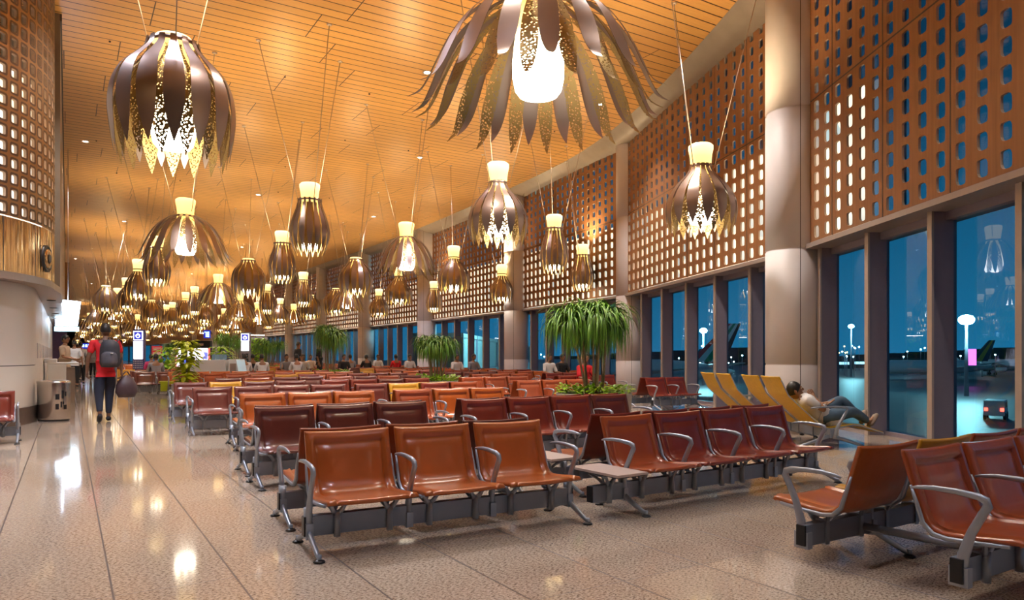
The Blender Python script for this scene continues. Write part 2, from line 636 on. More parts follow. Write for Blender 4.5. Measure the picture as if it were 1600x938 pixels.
def offset_line(dist):
    out = []
    for i, (x, y) in enumerate(NODE):
        a = Vector(NODE[max(i - 1, 0)])
        b = Vector(NODE[min(i + 1, len(NODE) - 1)])
        d = (b - a).normalized()
        out.append((x - d.y * dist, y + d.x * dist))
    return out
def smooth_line(pts, k=6):
    out = []
    n = len(pts)
    for i in range(n - 1):
        p0, p1, p2, p3 = (Vector(pts[max(i - 1, 0)]), Vector(pts[i]), Vector(pts[i + 1]), Vector(pts[min(i + 2, n - 1)]))
        for j in range(k):
            t = j / k
            out.append(tuple(0.5 * ((2 * p1) + (p2 - p0) * t + (2 * p0 - 5 * p1 + 4 * p2 - p3) * t * t + (3 * p1 - p0 - 3 * p2 + p3) * t ** 3)))
    out.append(tuple(pts[-1]))
    return out
edge_in = smooth_line(offset_line(1.15))
edge_out = smooth_line(offset_line(-0.05))
ceiling = MB().add([(-9, -9, CEIL)] + [(x, y, CEIL) for x, y in edge_in] + [(-9, 240, CEIL)], [tuple(reversed(range(len(edge_in) + 2)))]).build('ceiling', 'ceiling_wood')
struct(ceiling, 'ceiling of narrow golden timber boards running across the hall', 'ceiling')
# grey curved soffit between timber ceiling and facade
vs, fs = [], []
K = 8
for (a, b) in zip(edge_in, edge_out):
    for k in range(K + 1):
        t = k / K
        x = a[0] + (b[0] - a[0]) * t
        y = a[1] + (b[1] - a[1]) * t
        z = CEIL + 0.02 + (PTOP - CEIL) * t - 0.20 * math.sin(PI * t) + 0.02 * math.sin(t * 17)
        vs.append((x, y, z))
for i in range(len(edge_in) - 1):
    for k in range(K):
        o = i * (K + 1) + k
        fs.append((o, o + K + 1, o + K + 2, o + 1))
so = MB().add(vs, fs, 0, True).build('ceiling_edge', 'soffit_fabric')
so.name = 'trim_1'
struct(so, 'grey curved soffit band between timber ceiling and perforated wall', 'soffit')
# roof slab above so no sky comes in over the soffit
rf = MB().add([(-9, -9, CEIL + 0.5)] + [(x, y, CEIL + 0.5) for x, y in offset_line(-0.4)] + [(-9, 240, CEIL + 0.5)], [tuple(range(len(NODE) + 2))]).build('roof', 'seam_dark')
struct(rf, 'roof slab above the ceiling', 'roof')
wb = MB().add([(-9, -9, 0), (2.2, -9, 0), (2.2, -9, CEIL + 0.5), (-9, -9, CEIL + 0.5)], [(0, 1, 2, 3)]).build('wall_back', 'pod_panel')
struct(wb, 'pale end wall of the hall', 'wall')
wf = MB().box(-9, 8, 239.7, 240, 0, CEIL).build('wall_front', 'tan_panel')
struct(wf, 'far end wall of the hall', 'wall')
wl = MB().box(-9.3, -9, -9, 240, 0, CEIL + 0.5).build('wall_left', 'pod_panel')
struct(wl, 'side wall beyond the kiosks', 'wall')

# hole outline: leaf shape (two round corners, two tight)
def hole_ring(a, b, big, small):
    U = []
    S = [-1, -0.78, -0.4, 0.0, 0.4, 0.78]
    for s in S: U.append((s, -1))
    for s in S: U.append((1, s))
    for s in S: U.append((-s, 1))
    for s in S: U.append((-1, -s))
    H = []
    for (u, v) in U:
        x, y = u * a, v * b
        r = big if (u * v < 0) else small      # round at upper left and lower right
        cx, cy = math.copysign(a - r, x), math.copysign(b - r, y)
        if abs(x) > a - r and abs(y) > b - r:
            d = Vector((x - cx, y - cy))
            if d.length > 1e-6:
                d = d.normalized() * r
                x, y = cx + d.x, cy + d.y
        H.append((x, y))
    return U, H

def perforated_sheet(length, z0, z1, nx, nz, a, b, big, small, thick, fn, margin=0.0, skip=None):
    """sheet with real holes; fn(s, z, depth) -> point"""
    mb = MB()
    U, H = hole_ring(a, b, big, small)
    cw, ch = length / nx, (z1 - z0) / nz
    n = len(U)
    for i in range(nx):
        for j in range(nz):
            cx, cz = (i + 0.5) * cw, z0 + (j + 0.5) * ch
            if skip and skip(i, j):
                mb.add([fn(cx - cw / 2, cz - ch / 2, 0), fn(cx + cw / 2, cz - ch / 2, 0), fn(cx + cw / 2, cz + ch / 2, 0), fn(cx - cw / 2, cz + ch / 2, 0)], [(0, 1, 2, 3)])
                continue
            outer = [fn(cx + u * cw / 2, cz + v * ch / 2, 0) for u, v in U]
            inner = [fn(cx + x, cz + y, 0) for x, y in H]
            deep = [fn(cx + x, cz + y, thick) for x, y in H]
            f1 = [(k, (k + 1) % n, n + (k + 1) % n, n + k) for k in range(n)]
            mb.add(outer + inner, f1, 0)
            mb.add(inner + deep, f1, 1)
    return mb

def facade_bay(idx, A, B, detail=True):
    A, B = Vector(A + (0,)), Vector(B + (0,))
    L = (B - A).length
    d = (B - A) / L
    ang = math.atan2(d.y, d.x)
    # local frame: x along the wall away from the camera, y = outward is -local y? outward = right of d
    M = Matrix.Translation(A) @ Matrix.Rotation(ang, 4, 'Z')
    # in local coordinates outward is -y
    win = bpy.data.objects.new('window_%d' % idx, None)
    C.objects.link(win)
    win.matrix_world = M
    struct(win, 'tall window bay number %d of the right hand facade with deep fins' % idx, 'window')
    nf = 6
    g = MB().add([(0, 0.0, 0), (L, 0.0, 0), (L, 0.0, PTOP), (0, 0.0, PTOP)], [(3, 2, 1, 0)])
    for k in range(1, nf):
        g.box(L * k / nf - 0.03, L * k / nf + 0.03, -0.06, 0.02, HEAD, PTOP, 1)
    g.build('glass', ['window_glass', 'mullion_paint'], win)
    for k in range(nf + 1):
        x = L * k / nf + (0.42 if idx == 2 and k < nf else 0)
        mm = MB().box(x - 0.035, x + 0.035, -0.04, 0.27, 0, HEAD - 0.05)
        mm.box(x - 0.05, x + 0.05, 0.27, 0.30, 0, HEAD - 0.05, 1)
        mm.build('mullion', ['mullion_paint', 'mullion_edge'], win)
    MB().box(0, L, -0.14, 0.05, 0, 0.06).box(0, L, -0.14, 0.10, HEAD - 0.16, HEAD - 0.05).build('window_frame', 'mullion_paint', win)
    tr = MB().box(0, L, -0.16, 0.50, HEAD - 0.05, HEAD - 0.0).box(0, L, 0.42, 0.50, HEAD - 0.0, HEAD + 0.03).build('trim_%d' % (idx + 1), 'head_trim')
    tr.matrix_world = M
    struct(tr, 'grey metal ledge between windows and perforated wall, bay %d' % idx, 'trim')
    # perforated timber screen
    if detail:
        nx = max(1, round(L / 0.385))
        def fn(s, z, dd):
            return (s, 0.42 - dd, z)
        lo = perforated_sheet(L, HEAD + 0.06, SEAM - 0.012, nx, 8, 0.090, 0.106, 0.08, 0.03, 0.035, fn)
        hi = perforated_sheet(L, SEAM + 0.012, PTOP, nx, 8, 0.078, 0.092, 0.07, 0.025, 0.035, fn)
        # dark vertical joints every fourth column
        sc = bpy.data.objects.new('wall_right_screen', None)
        C.objects.link(sc)
        sc.matrix_world = M
        struct(sc, 'perforated timber wall screen above the windows, bay %d' % idx, 'wall')
        lo.build('lower_panel', ['panel_wood', 'panel_wood_edge'], sc)
        hi.build('upper_panel', ['panel_wood', 'panel_wood_edge'], sc)
        jm = MB()
        cw = L / nx
        for k in range(0, nx + 1, 4):
            jm.box(k * cw - 0.008, k * cw + 0.008, 0.40, 0.4245, HEAD + 0.06, PTOP)
        jm.box(0, L, 0.39, 0.418, SEAM - 0.013, SEAM + 0.013)
        jm.build('joint', 'seam_dark', sc)
        # glowing liner added behind the lower holes in place of reflected light
        x0, x1 = (0, L) if idx > 2 else (L - 2.4, L)
        if idx != 1:
            MB().box(x0, x1, 0.05, 0.09, HEAD + 0.02, SEAM - 0.10).build('glow_liner', 'screen_glow_liner', sc)
    else:
        sc = MB().box(0, L, 0.3, 0.42, HEAD, PTOP).build('wall_right_screen', 'panel_wood')
        sc.matrix_world = M
        struct(sc, 'timber wall screen above the far windows, bay %d' % idx, 'wall')

for i in range(len(NODE) - 1):
    facade_bay(i + 1, NODE[i], NODE[i + 1], detail=(1 <= i <= 8))

# big round columns
def column_mesh(r=0.525):
    mb = MB()
    z = 0.0
    for z1 in (1.04, 3.10, 5.60, CEIL - 0.02):
        mb.lathe([(r - 0.012, z), (r - 0.012, z + 0.015), (r, z + 0.022), (r, z1 - 0.022), (r - 0.012, z1 - 0.015), (r - 0.012, z1)], 48)
        z = z1
    for t in (0.35, 0.35 + PI * 2 / 3, 0.35 + PI * 4 / 3):
        M = Matrix.Rotation(t, 4, 'Z')
        mb.box(r - 0.01, r + 0.0015, -0.005, 0.005, 0.0, CEIL - 0.05, 1, M)
    return mb.mesh('column', ['column_cladding', 'seam_dark'])
cm = column_mesh()
for i, (x, y) in enumerate(COLS):
    c = link('column', cm)
    c.location = (x, y, 0)
    c.rotation_euler = (0, 0, R(205))
    struct(c, 'tall round metal clad column number %d along the window wall' % (i + 1), 'column')

# small fittings on the nearest column
sn = MB().box(-0.05, 0.05, -0.03, 0.03, -0.11, 0.11).box(-0.02, 0.02, -0.05, -0.03, 0.10, 0.2).build('wall_sensor', 'white_laminate', None, 0.008, at(1201, 13.2, 2.35), R(-60))
tag(sn, 'small white sensor box on the left side of the nearest column', 'sensor')

# ------------------------------------------------------------------ left pod, canopy and upper drum
CX, CY = -3.5, 16.0
struct(MB().lathe([(3.04, 0.0), (3.04, 0.30)], 96, 0, (CX, CY, 0), a0=R(-120), a1=R(20)).build('baseboard_left', 'plinth_bronze'), 'dark bronze plinth at the foot of the rounded kiosk wall', 'baseboard')
pod = MB()
pod.lathe([(3.0, 0.28), (3.0, 1.02)], 96, 0, (CX, CY, 0), a0=R(-120), a1=R(0))
pod.lathe([(2.985, 1.02), (2.985, 1.035)], 96, 1, (CX, CY, 0), a0=R(-120), a1=R(0))
pod.lathe([(3.0, 1.035), (3.0, 2.50)], 96, 0, (CX, CY, 0), a0=R(-120), a1=R(0))
pw = pod.build('wall_left_kiosk', ['pod_panel', 'seam_dark'])
struct(pw, 'rounded cream kiosk wall at the left edge', 'wall')
# row of tall cream locker doors receding behind the pod
for k in range(9):
    y0 = CY + 0.02 + k * 2.0
    t = thing('storage_cabinet', 'tall cream cabinet bay, %s along the walkway wall behind the round kiosk' %
              ['first', 'second', 'third', 'fourth', 'fifth', 'sixth', 'seventh', 'eighth', 'ninth'][k], 'cabinet', (-0.52, y0, 0), 0, 'cream cabinets along the walkway')
    MB().box(-0.6, -0.02, 0, 1.98, 0, 2.50).build('body', 'pod_panel', t)
    for j in range(2):
        dd = MB().box(-0.02, 0.02, 0.02 + j * 0.98, 0.97 + j * 0.98, 0.12, 2.44).build('door', 'pod_panel', t, 0.01)
        MB().box(0.02, 0.026, 0.80 + j * 0.98, 0.86 + j * 0.98, 1.15, 1.45).build('handle', 'mullion_paint', dd)
cp = MB().prism([(CX + 3.3 * math.cos(a), CY + 3.3 * math.sin(a)) for a in [R(v) for v in range(-120, 1, 5)]] + [(-0.10, 17), (-0.10, 36), (-1.1, 36), (-1.1, 17), (CX, CY)], 2.44, 2.56, 0)
cp = cp.build('canopy', 'canopy_metal')
struct(cp, 'grey metal canopy over the kiosk front', 'canopy')
for k in range(5):
    dl = MB().lathe([(0.07, 0.0), (0.09, -0.012), (0.09, 0.0)], 16, 0, (0, 0, 0), capb=True).build('ceiling_downlight', 'black_plastic', None, 0, (-0.3, 19 + 3 * k, 2.438))
    tag(dl, 'small dark round fitting under the grey kiosk canopy', 'light', 'round fittings under the kiosk canopy')
# bronze drum: plain mirror band then perforated skin
band = MB().lathe([(3.3, 2.56), (3.3, 3.02), (3.3, 3.44)], 96, 0, (CX, CY, 0), a0=R(-130), a1=R(30))
for k in range(-9, 3):
    a = R(k * 14 + 5)
    M = Matrix.Translation((CX, CY, 0)) @ Matrix.Rotation(a, 4, 'Z')
    band.box(3.298, 3.303, -0.004, 0.004, 2.56, 3.44, 1, M)
band = band.build('wall_left_band', ['bronze_plain', 'seam_dark'])
struct(band, 'shiny bronze band around the rounded wall at the left', 'wall')
def drum(s, z, dd):
    a = R(-120) + s / 3.3
    return (CX + (3.3 - dd) * math.cos(a), CY + (3.3 - dd) * math.sin(a), z)
dl_ = R(140) * 3.3
ds = perforated_sheet(dl_, 3.46, CEIL, 33, 19, 0.062, 0.070, 0.03, 0.03, 0.05, drum)
do = ds.build('wall_left_drum', ['bronze_skin', 'panel_wood_edge'])
struct(do, 'perforated bronze skin of the rounded wall at the left', 'wall')
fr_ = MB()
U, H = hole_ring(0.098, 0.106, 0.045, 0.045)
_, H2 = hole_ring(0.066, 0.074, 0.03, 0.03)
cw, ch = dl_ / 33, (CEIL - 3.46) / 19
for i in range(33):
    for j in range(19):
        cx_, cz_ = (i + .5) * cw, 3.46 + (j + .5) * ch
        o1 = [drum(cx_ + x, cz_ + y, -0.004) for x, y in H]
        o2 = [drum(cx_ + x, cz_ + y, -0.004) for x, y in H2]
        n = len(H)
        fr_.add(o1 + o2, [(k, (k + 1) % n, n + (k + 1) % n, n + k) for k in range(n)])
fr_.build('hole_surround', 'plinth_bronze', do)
lt = MB().lathe([(3.1, 3.40), (3.1, 5.95)], 64, 0, (CX, CY, 0), a0=R(-130), a1=R(30)).build('glow_liner', 'pod_backlight', do)
# round speaker port on the band
a = math.radians(-15)
pt = thing('wall_speaker', 'round black speaker port in the shiny bronze band', 'speaker', (CX + 3.31 * math.cos(a), CY + 3.31 * math.sin(a), 2.92), a)
Mx = Matrix.Rotation(PI / 2, 4, 'Y')
def disc(prof, mat, name, par):
    mb = MB().lathe(prof, 32, capt=True)
    mb.v = [tuple(Mx @ Vector(p)) for p in mb.v]
    return mb.build(name, mat, par)
disc([(0.24, -0.03), (0.24, 0.015), (0.20, 0.02), (0.20, 0.005)], 'black_plastic', 'bezel', pt)
disc([(0.17, 0.0), (0.17, 0.03), (0.13, 0.035)], 'bronze_plain', 'ring', pt)
disc([(0.09, 0.03), (0.07, 0.05)], 'black_plastic', 'cone', pt)
# upper wall over the canopy
up = MB().box(-1.1, -0.12, 17.2, 52, 2.56, CEIL, 0).box(-0.12, -0.10, 51.6, 52.0, 2.56, CEIL, 1).box(-0.13, -0.09, 17.2, 52, CEIL - 0.14, CEIL, 1)
up = up.build('wall_left_upper', ['soffit_fabric', 'seam_dark'])
struct(up, 'grey upper wall above the kiosk canopy', 'wall')
bb = MB().box(-3, 0.05, 56, 56.3, 4.9, 7.4).box(-1.6, -1.5, 56.1, 56.2, 7.4, CEIL).box(0.05, 0.12, 55.98, 56.3, 4.9, 7.4, 1).build('hanging_panel', ['tan_panel', 'black_plastic'])
tag(bb, 'brown panel with a black edge high beyond the left kiosk wall', 'panel')
pp = MB().box(-1.2, 0.0, 36.2, 41, 0, 2.9).build('wall_left_pier', 'purple_paint')
struct(pp, 'purple pier at the end of the kiosk row', 'wall')
lw = MB().box(-6, -1.2, 41, 240, 0, 4.5).build('wall_left_far', 'pod_panel')
struct(lw, 'pale shop fronts along the far left of the hall', 'wall')

# ------------------------------------------------------------------ pendant lamps
SHAPES = {
    'bell':   ([(0.20, 1.07), (0.215, 0.98), (0.30, 0.86), (0.45, 0.70), (0.575, 0.52), (0.635, 0.34), (0.64, 0.17), (0.615, 0.03), (0.60, -0.07)], 15, 1.44),
    'dome':   ([(0.29, 1.22), (0.31, 1.13), (0.42, 1.00), (0.57, 0.84), (0.655, 0.64), (0.68, 0.42), (0.665, 0.22), (0.64, 0.05), (0.62, -0.08)], 15, 1.28),
    'narrow': ([(0.27, 1.07), (0.255, 0.99), (0.29, 0.85), (0.35, 0.68), (0.40, 0.50), (0.425, 0.33), (0.41, 0.18), (0.375, 0.05), (0.345, -0.05)], 16, 1.42),
    'flower': ([(0.24, 0.93), (0.32, 0.90), (0.50, 0.80), (0.69, 0.63), (0.83, 0.43), (0.93, 0.23), (1.00, 0.07), (1.07, -0.04), (1.17, -0.10)], 18, 1.32),
}
WID = [0.30, 0.36, 0.52, 0.76, 0.97, 1.0, 0.80, 0.42, 0.04]
def spline(pts, k):
    out = []
    n = len(pts)
    for i in range(n - 1):
        p = [pts[max(i - 1, 0)], pts[i], pts[i + 1], pts[min(i + 2, n - 1)]]
        for j in range(k):
            t = j / k
            out.append(tuple(0.5 * ((2 * p[1][c]) + (p[2][c] - p[0][c]) * t + (2 * p[0][c] - 5 * p[1][c] + 4 * p[2][c] - p[3][c]) * t * t + (-p[0][c] + 3 * p[1][c] - 3 * p[2][c] + p[3][c]) * t ** 3) for c in range(len(p[0]))))
    out.append(tuple(pts[-1]))
    return out
def blade(mb, shape, n, ang, inner=False, fine=2, th=0.004):
    prof, _, _ = SHAPES[shape]
    rmax = max(p[0] for p in prof)
    wmax = 2 * PI * rmax / n * (0.77 if not inner else 0.76)
    if shape == 'flower':
        wmax = 0.165 if not inner else 0.145
    pts = [(r - (0.03 if inner else 0), z - (0.10 if inner else 0), wf) for (r, z), wf in zip(prof, WID)]
    if inner:
        pts = [(p[0] * (0.97 if i > 2 else 1), p[1] - (0.02 * i / 8), p[2]) for i, p in enumerate(pts)]
    if fine > 1:
        pts = spline(pts, fine)
    front, back = [], []
    ca, sa = math.cos(ang), math.sin(ang)
    for (r, z, wf) in pts:
        hw = max(0.003, min(wmax * wf * 0.5, 2 * PI * r / n * 0.42))
        for u in (-1, 0, 1):
            y = u * hw
            rr = r - 0.42 * (y * y) / max(r, 0.2)
            front.append((rr * ca - y * sa, rr * sa + y * ca, z))
            rr -= th
            back.append((rr * ca - y * sa, rr * sa + y * ca, z))
    m = len(pts)
    ff = [(i * 3 + u, i * 3 + u + 1, i * 3 + u + 4, i * 3 + u + 3) for i in range(m - 1) for u in range(2)]
    mb.add(front, ff, 0, True)
    mb.add(back, [tuple(reversed(f)) for f in ff], 0, True)
    L1, L2 = [front[i * 3] for i in range(m)], [back[i * 3] for i in range(m)]
    mb.add(L1 + L2, [(i, i + 1, m + i + 1, m + i) for i in range(m - 1)], 0, False)
    L1, L2 = [front[i * 3 + 2] for i in range(m)], [back[i * 3 + 2] for i in range(m)]
    mb.add(L1 + L2, [(i, m + i, m + i + 1, i + 1) for i in range(m - 1)], 0, False)

LM = {}
def lamp_meshes(shape):
    prof, n, top = SHAPES[shape]
    d = {}
    mb = MB(); blade(mb, shape, n, 0, False, 3); d['petal'] = mb.mesh('petal', 'blade_outer')
    mb = MB(); blade(mb, shape, n, 0, True, 3); d['inner_petal'] = mb.mesh('inner_petal', 'blade_perforated')
    mb = MB()
    for k in range(n): blade(mb, shape, n, 2 * PI * k / n, False, 1)
    d['skirt'] = mb.mesh('outer_skirt', 'blade_outer')
    mb = MB()
    for k in range(n): blade(mb, shape, n, 2 * PI * (k + .5) / n, True, 1)
    d['lining'] = mb.mesh('inner_skirt', 'blade_inner')
    # barrel shaped glass, open mouth below, narrower neck, wider top
    g = MB()
    g.lathe([(0.150, 0.02), (0.178, 0.0), (0.215, 0.05), (0.238, 0.16), (0.240, 0.30), (0.225, 0.45), (0.205, 0.62), (0.190, 0.82), (0.185, top - 0.33),
             (0.198, top - 0.2), (0.222, top - 0.09), (0.222, top - 0.03), (0.19, top)], 28, 0)
    d['glass'] = g.mesh('lamp_glass', 'lamp_glass')
    g = MB().lathe([(0.02, 0.05), (0.152, 0.028)], 24, capb=True)
    d['mouth'] = g.mesh('lamp_bulb', 'lamp_mouth')
    g = MB().lathe([(prof[0][0] - 0.03, prof[0][1] - 0.05), (prof[0][0] - 0.012, prof[0][1] - 0.05), (prof[0][0] - 0.012, prof[0][1] - 0.01), (prof[0][0] - 0.03, prof[0][1] - 0.01)], 28)
    d['ring'] = g.mesh('collar', 'blade_outer')
    LM[shape] = d
for s_ in SHAPES:
    lamp_meshes(s_)
LAMPZ = 3.6
def cable_mesh():
    H_ = CEIL - LAMPZ
    mb = MB().tube([(0.235, 0, 1.0), (1.10, 0, H_)], 0.0075, 6)
    mb.lathe([(0.035, 0), (0.055, 0.012), (0.055, 0.03)], 12, 0, (1.10, 0, H_ - 0.03), capb=True)
    return mb.mesh('cable', 'cable_steel')
CM = cable_mesh()
ORD = ['first', 'second', 'third', 'fourth', 'fifth', 'sixth', 'seventh', 'eighth', 'ninth', 'tenth', 'eleventh', 'twelfth', 'thirteenth', 'fourteenth', 'fifteenth', 'sixteenth',
       'seventeenth', 'eighteenth', 'nineteenth', 'twentieth', 'twenty-first', 'twenty-second', 'twenty-third', 'twenty-fourth', 'twenty-fifth']
def make_lamp(shape, x, y, scale, level, label, group, rot, z=LAMPZ):
    t = thing('pendant_lamp', label, 'lamp', (x, y, z), rot, group)
    d = LM[shape]
    n = SHAPES[shape][1]
    if level == 2:
        for k in range(n):
            o = link('petal', d['petal'], t); o.rotation_euler = (0, 0, 2 * PI * k / n); o.scale = (scale, scale, 1)
            o = link('inner_petal', d['inner_petal'], t); o.rotation_euler = (0, 0, 2 * PI * (k + .5) / n); o.scale = (scale, scale, 1)
    else:
        o = link('outer_skirt', d['skirt'], t); o.scale = (scale, scale, 1)
        o = link('inner_skirt', d['lining'], t); o.scale = (scale, scale, 1)
    link('glass_body', d['glass'], t)
    if level >= 1:
        link('bulb', d['mouth'], t)
        link('collar', d['ring'], t)
    for k in range(3):
        o = link('cable', CM, t); o.rotation_euler = (0, 0, 2 * PI * k / 3 + 0.5)
    return t

# measured lamps: column px, row of the glass bottom, width px, kind, label
LAMPS = [
    (271, 232, 182, 'dome', 'large closed dome pendant lamp nearest the round bronze wall'),
    (841, 150, 405, 'flower', 'largest wide open flower pendant lamp cut by the top of the picture'),
    (1095, 350, 110, 'bell', 'bell shaped pendant lamp hanging before the wall between the two nearest columns'),
    (484, 387, 62, 'narrow', 'slim closed pendant lamp with tall dark amber neck, largest of the slim ones'),
    (290, 398, 147, 'flower', 'open flower pendant lamp hanging under the large closed dome lamp'),
    (778, 368, 93, 'bell', 'bell pendant lamp with tall glowing neck under the largest flower lamp'),
    (635, 422, 108, 'flower', 'open flower pendant lamp in the middle of the hall beside the bell with tall neck'),
    (866, 418, 46, 'narrow', 'slim pendant lamp hanging before the third column'),
    (910, 447, 38, 'narrow', 'slim pendant lamp just above the drooping plant'),
    (441, 434, 42, 'narrow', 'slim pendant lamp just left of the largest slim lamp'),
    (709, 449, 50, 'bell', 'bell pendant lamp with dark neck right of the middle flower lamp'),
    (556, 456, 53, 'dome', 'bell pendant lamp with short neck above a small open flower lamp'),
    (592, 491, 32, 'bell', 'small bell pendant lamp left of the fourth column'),
    (623, 470, 43, 'bell', 'small bell pendant lamp directly below the middle flower lamp'),
    (678, 483, 26, 'narrow', 'small slim pendant lamp just right of the fourth column'),
    (784, 467, 38, 'bell', 'small bell pendant lamp before the perforated wall left of the third column'),
    (542, 482, 62, 'flower', 'small open flower pendant lamp left of the fifth column'),
    (474, 474, 28, 'narrow', 'slim pendant lamp directly below the largest slim lamp'),
    (485, 494, 34, 'dome', 'small wide pendant lamp beside the sixth column'),
    (438, 500, 28, 'bell', 'small bell pendant lamp beside the seventh column'),
    (417, 486, 24, 'narrow', 'small slim pendant lamp below the slim lamp left of centre'),
    (388, 457, 51, 'dome', 'wide brown dome pendant lamp right of the big left flower lamp'),
    (341, 474, 72, 'flower', 'open flower pendant lamp with bright neck above the wall screen'),
    (375, 494, 56, 'flower', 'open flower pendant lamp overlapping the lower right of another flower lamp'),
    (404, 507, 44, 'flower', 'lowest of the three overlapping flower lamps left of the columns'),
    (245, 439, 41, 'narrow', 'slim pendant lamp tucked under the left flower lamp'),
    (216, 462, 36, 'bell', 'bell pendant lamp with bright neck, second of the row over the walkway'),
    (198, 480, 32, 'bell', 'bell pendant lamp with short neck, third of the row over the walkway'),
    (184, 490, 34, 'bell', 'bell pendant lamp, fourth of the row over the walkway'),
    (174, 499, 44, 'flower', 'flower pendant lamp, fifth of the row over the walkway'),
    (260, 506, 19, 'narrow', 'small slim pendant lamp above the left charging tower'),
    (244, 507, 30, 'bell', 'small bell pendant lamp above the left charging tower'),
    (290, 494, 24, 'bell', 'small bell pendant lamp in front of the brown dome lamp row'),
    (304, 488, 20, 'narrow', 'small slim pendant lamp left of the flower lamp with bright neck'),
    (282, 514, 22, 'bell', 'small bell pendant lamp above the large wall screen'),
    (321, 506, 26, 'bell', 'small bell pendant lamp above the gate number sign'),
    (372, 518, 20, 'bell', 'small bell pendant lamp above the right charging tower'),
]
placed = []
lamp_objs = []
sign_xy = [tuple(at(323, 36))[:2], tuple(at(104, 24))[:2]]
for i, (px, yb, wpx, kind, label) in enumerate(LAMPS):
    d = (LAMPZ - CAMZ) * F / (HOR - yb)
    p = at(px, d)
    wbase = 2 * max(q[0] for q in SHAPES[kind][0])
    sc = wpx * d / F / wbase
    sc = max(0.8, min(1.25, sc))
    level = 2 if (wpx > 88) else 1
    lt_ = make_lamp(kind, p.x, p.y, sc, level, label, 'pendant lamps near the camera' if level == 2 else 'smaller pendant lamps hung over the seating', (i * 0.37) % 1.0)
    placed.append((p.x, p.y))
    lamp_objs.append(lt_)
# the field beyond, staggered
def wall_x(y):
    for (a, b) in zip(NODE[:-1], NODE[1:]):
        if a[1] <= y <= b[1]:
            return a[0] + (b[0] - a[0]) * (y - a[1]) / (b[1] - a[1])
    return NODE[-1][0]
kinds = ['bell', 'narrow', 'flower', 'dome', 'bell', 'flower', 'narrow', 'bell']
cnt = 0
rowi = 0
y = 34.0
while y < 150:
    x = 1.7 + (rowi % 2) * 1.6
    ci = 0
    while x < wall_x(y) - 2.0:
        if all((x - a) ** 2 + (y - b) ** 2 > 4.2 for a, b in placed + sign_xy):
            k = kinds[(cnt * 5 + rowi * 3) % 8]
            jx, jy = random.uniform(-.35, .35), random.uniform(-.5, .5)
            far = y > 62
            lt_ = make_lamp(k, x + jx, y + jy, random.uniform(0.9, 1.12), 1 if y < 50 else 0,
                      'distant %s pendant lamp, %s from the walkway in the %s far line' % ({'bell': 'bell shaped', 'narrow': 'slim', 'flower': 'open flower', 'dome': 'domed'}[k], ORD[ci], ORD[rowi]),
                      'distant %s pendant lamps' % {'bell': 'bell', 'narrow': 'slim', 'flower': 'flower', 'dome': 'dome'}[k], random.uniform(0, 2))
            placed.append((x, y))
            lamp_objs.append(lt_)
            cnt += 1
        x += 3.1 if y < 70 else 3.6
        ci += 1
    y += 4.6 if y < 62 else (6.0 if y < 100 else 9.0)
    rowi += 1
# unseen lamps added behind the camera to light the near chairs
for (x, y, k) in ((4.4, -2.6, 'bell'), (-2.0, 1.0, 'dome'), (-1.5, 6.5, 'bell')):
    make_lamp(k, x, y, 1.0, 1, 'added unseen pendant lamp lighting the near end of the hall', 'added pendant lamps behind the viewpoint', 0.4)

# recessed ceiling downlights: disc and its own spot light
DL = [(442, 240, 1), (560, 158, 0), (583, 214, 0), (722, 316, 0), (508, 358, 0), (1012, 60, 0), (330, 255, 0), (695, 120, 0)]
SPOTS = [(0.3, 3.0), (3.2, 6.6), (6.4, 6.2), (1.2, 9.5), (5.0, 10.5), (9.0, 10.2), (2.6, -0.8), (6.2, 2.0), (1.0, 15.0), (7.5, 16.0), (12.5, 15.5), (3.0, 21.0), (10.5, 23.0), (0.5, 27.0), (7.0, 32.0), (13.0, 34.0), (2.5, 42.0), (9.5, 48.0), (-1.6, 10.5), (0.5, 60.0), (9.0, 66.0), (2.0, 80.0), (10.0, 90.0), (1.0, 105.0), (8.0, 120.0), (2.0, 140.0), (6.0, 170.0)]  # unseen near ones and far ones are added to light the hall
dm = MB().lathe([(0.11, 0.0), (0.12, -0.012), (0.09, -0.014)], 20).mesh('trim_ring', 'white_laminate')
gm = MB().lathe([(0.075, -0.006), (0.02, -0.006)], 20, capt=True).mesh('diffuser', 'downlight_glow')
for i, (x, y) in enumerate(SPOTS):
    t = thing('ceiling_downlight', 'small round recessed white downlight in the timber ceiling', 'light', (x, y, CEIL), 0, 'recessed ceiling downlights')
    link('trim_ring', dm, t)
    link('diffuser', gm, t)
    ld = bpy.data.lights.new('spot', 'SPOT')
    ld.energy = SPOT_W * (0.55 if y < 7 else 2.0 if 9 < y < 11 else 1.1 if y < 40 else 2.5 if y < 75 else 4)
    ld.spot_size = R(105)
    ld.spot_blend = 0.7
    ld.shadow_soft_size = 0.09
    ld.color = (1.0, 0.91, 0.82) if i % 3 else (0.80, 0.84, 1.0)
    lo = bpy.data.objects.new('spot', ld)
    C.objects.link(lo)
    lo.parent = t
    lo.location = (0, 0, -0.05)
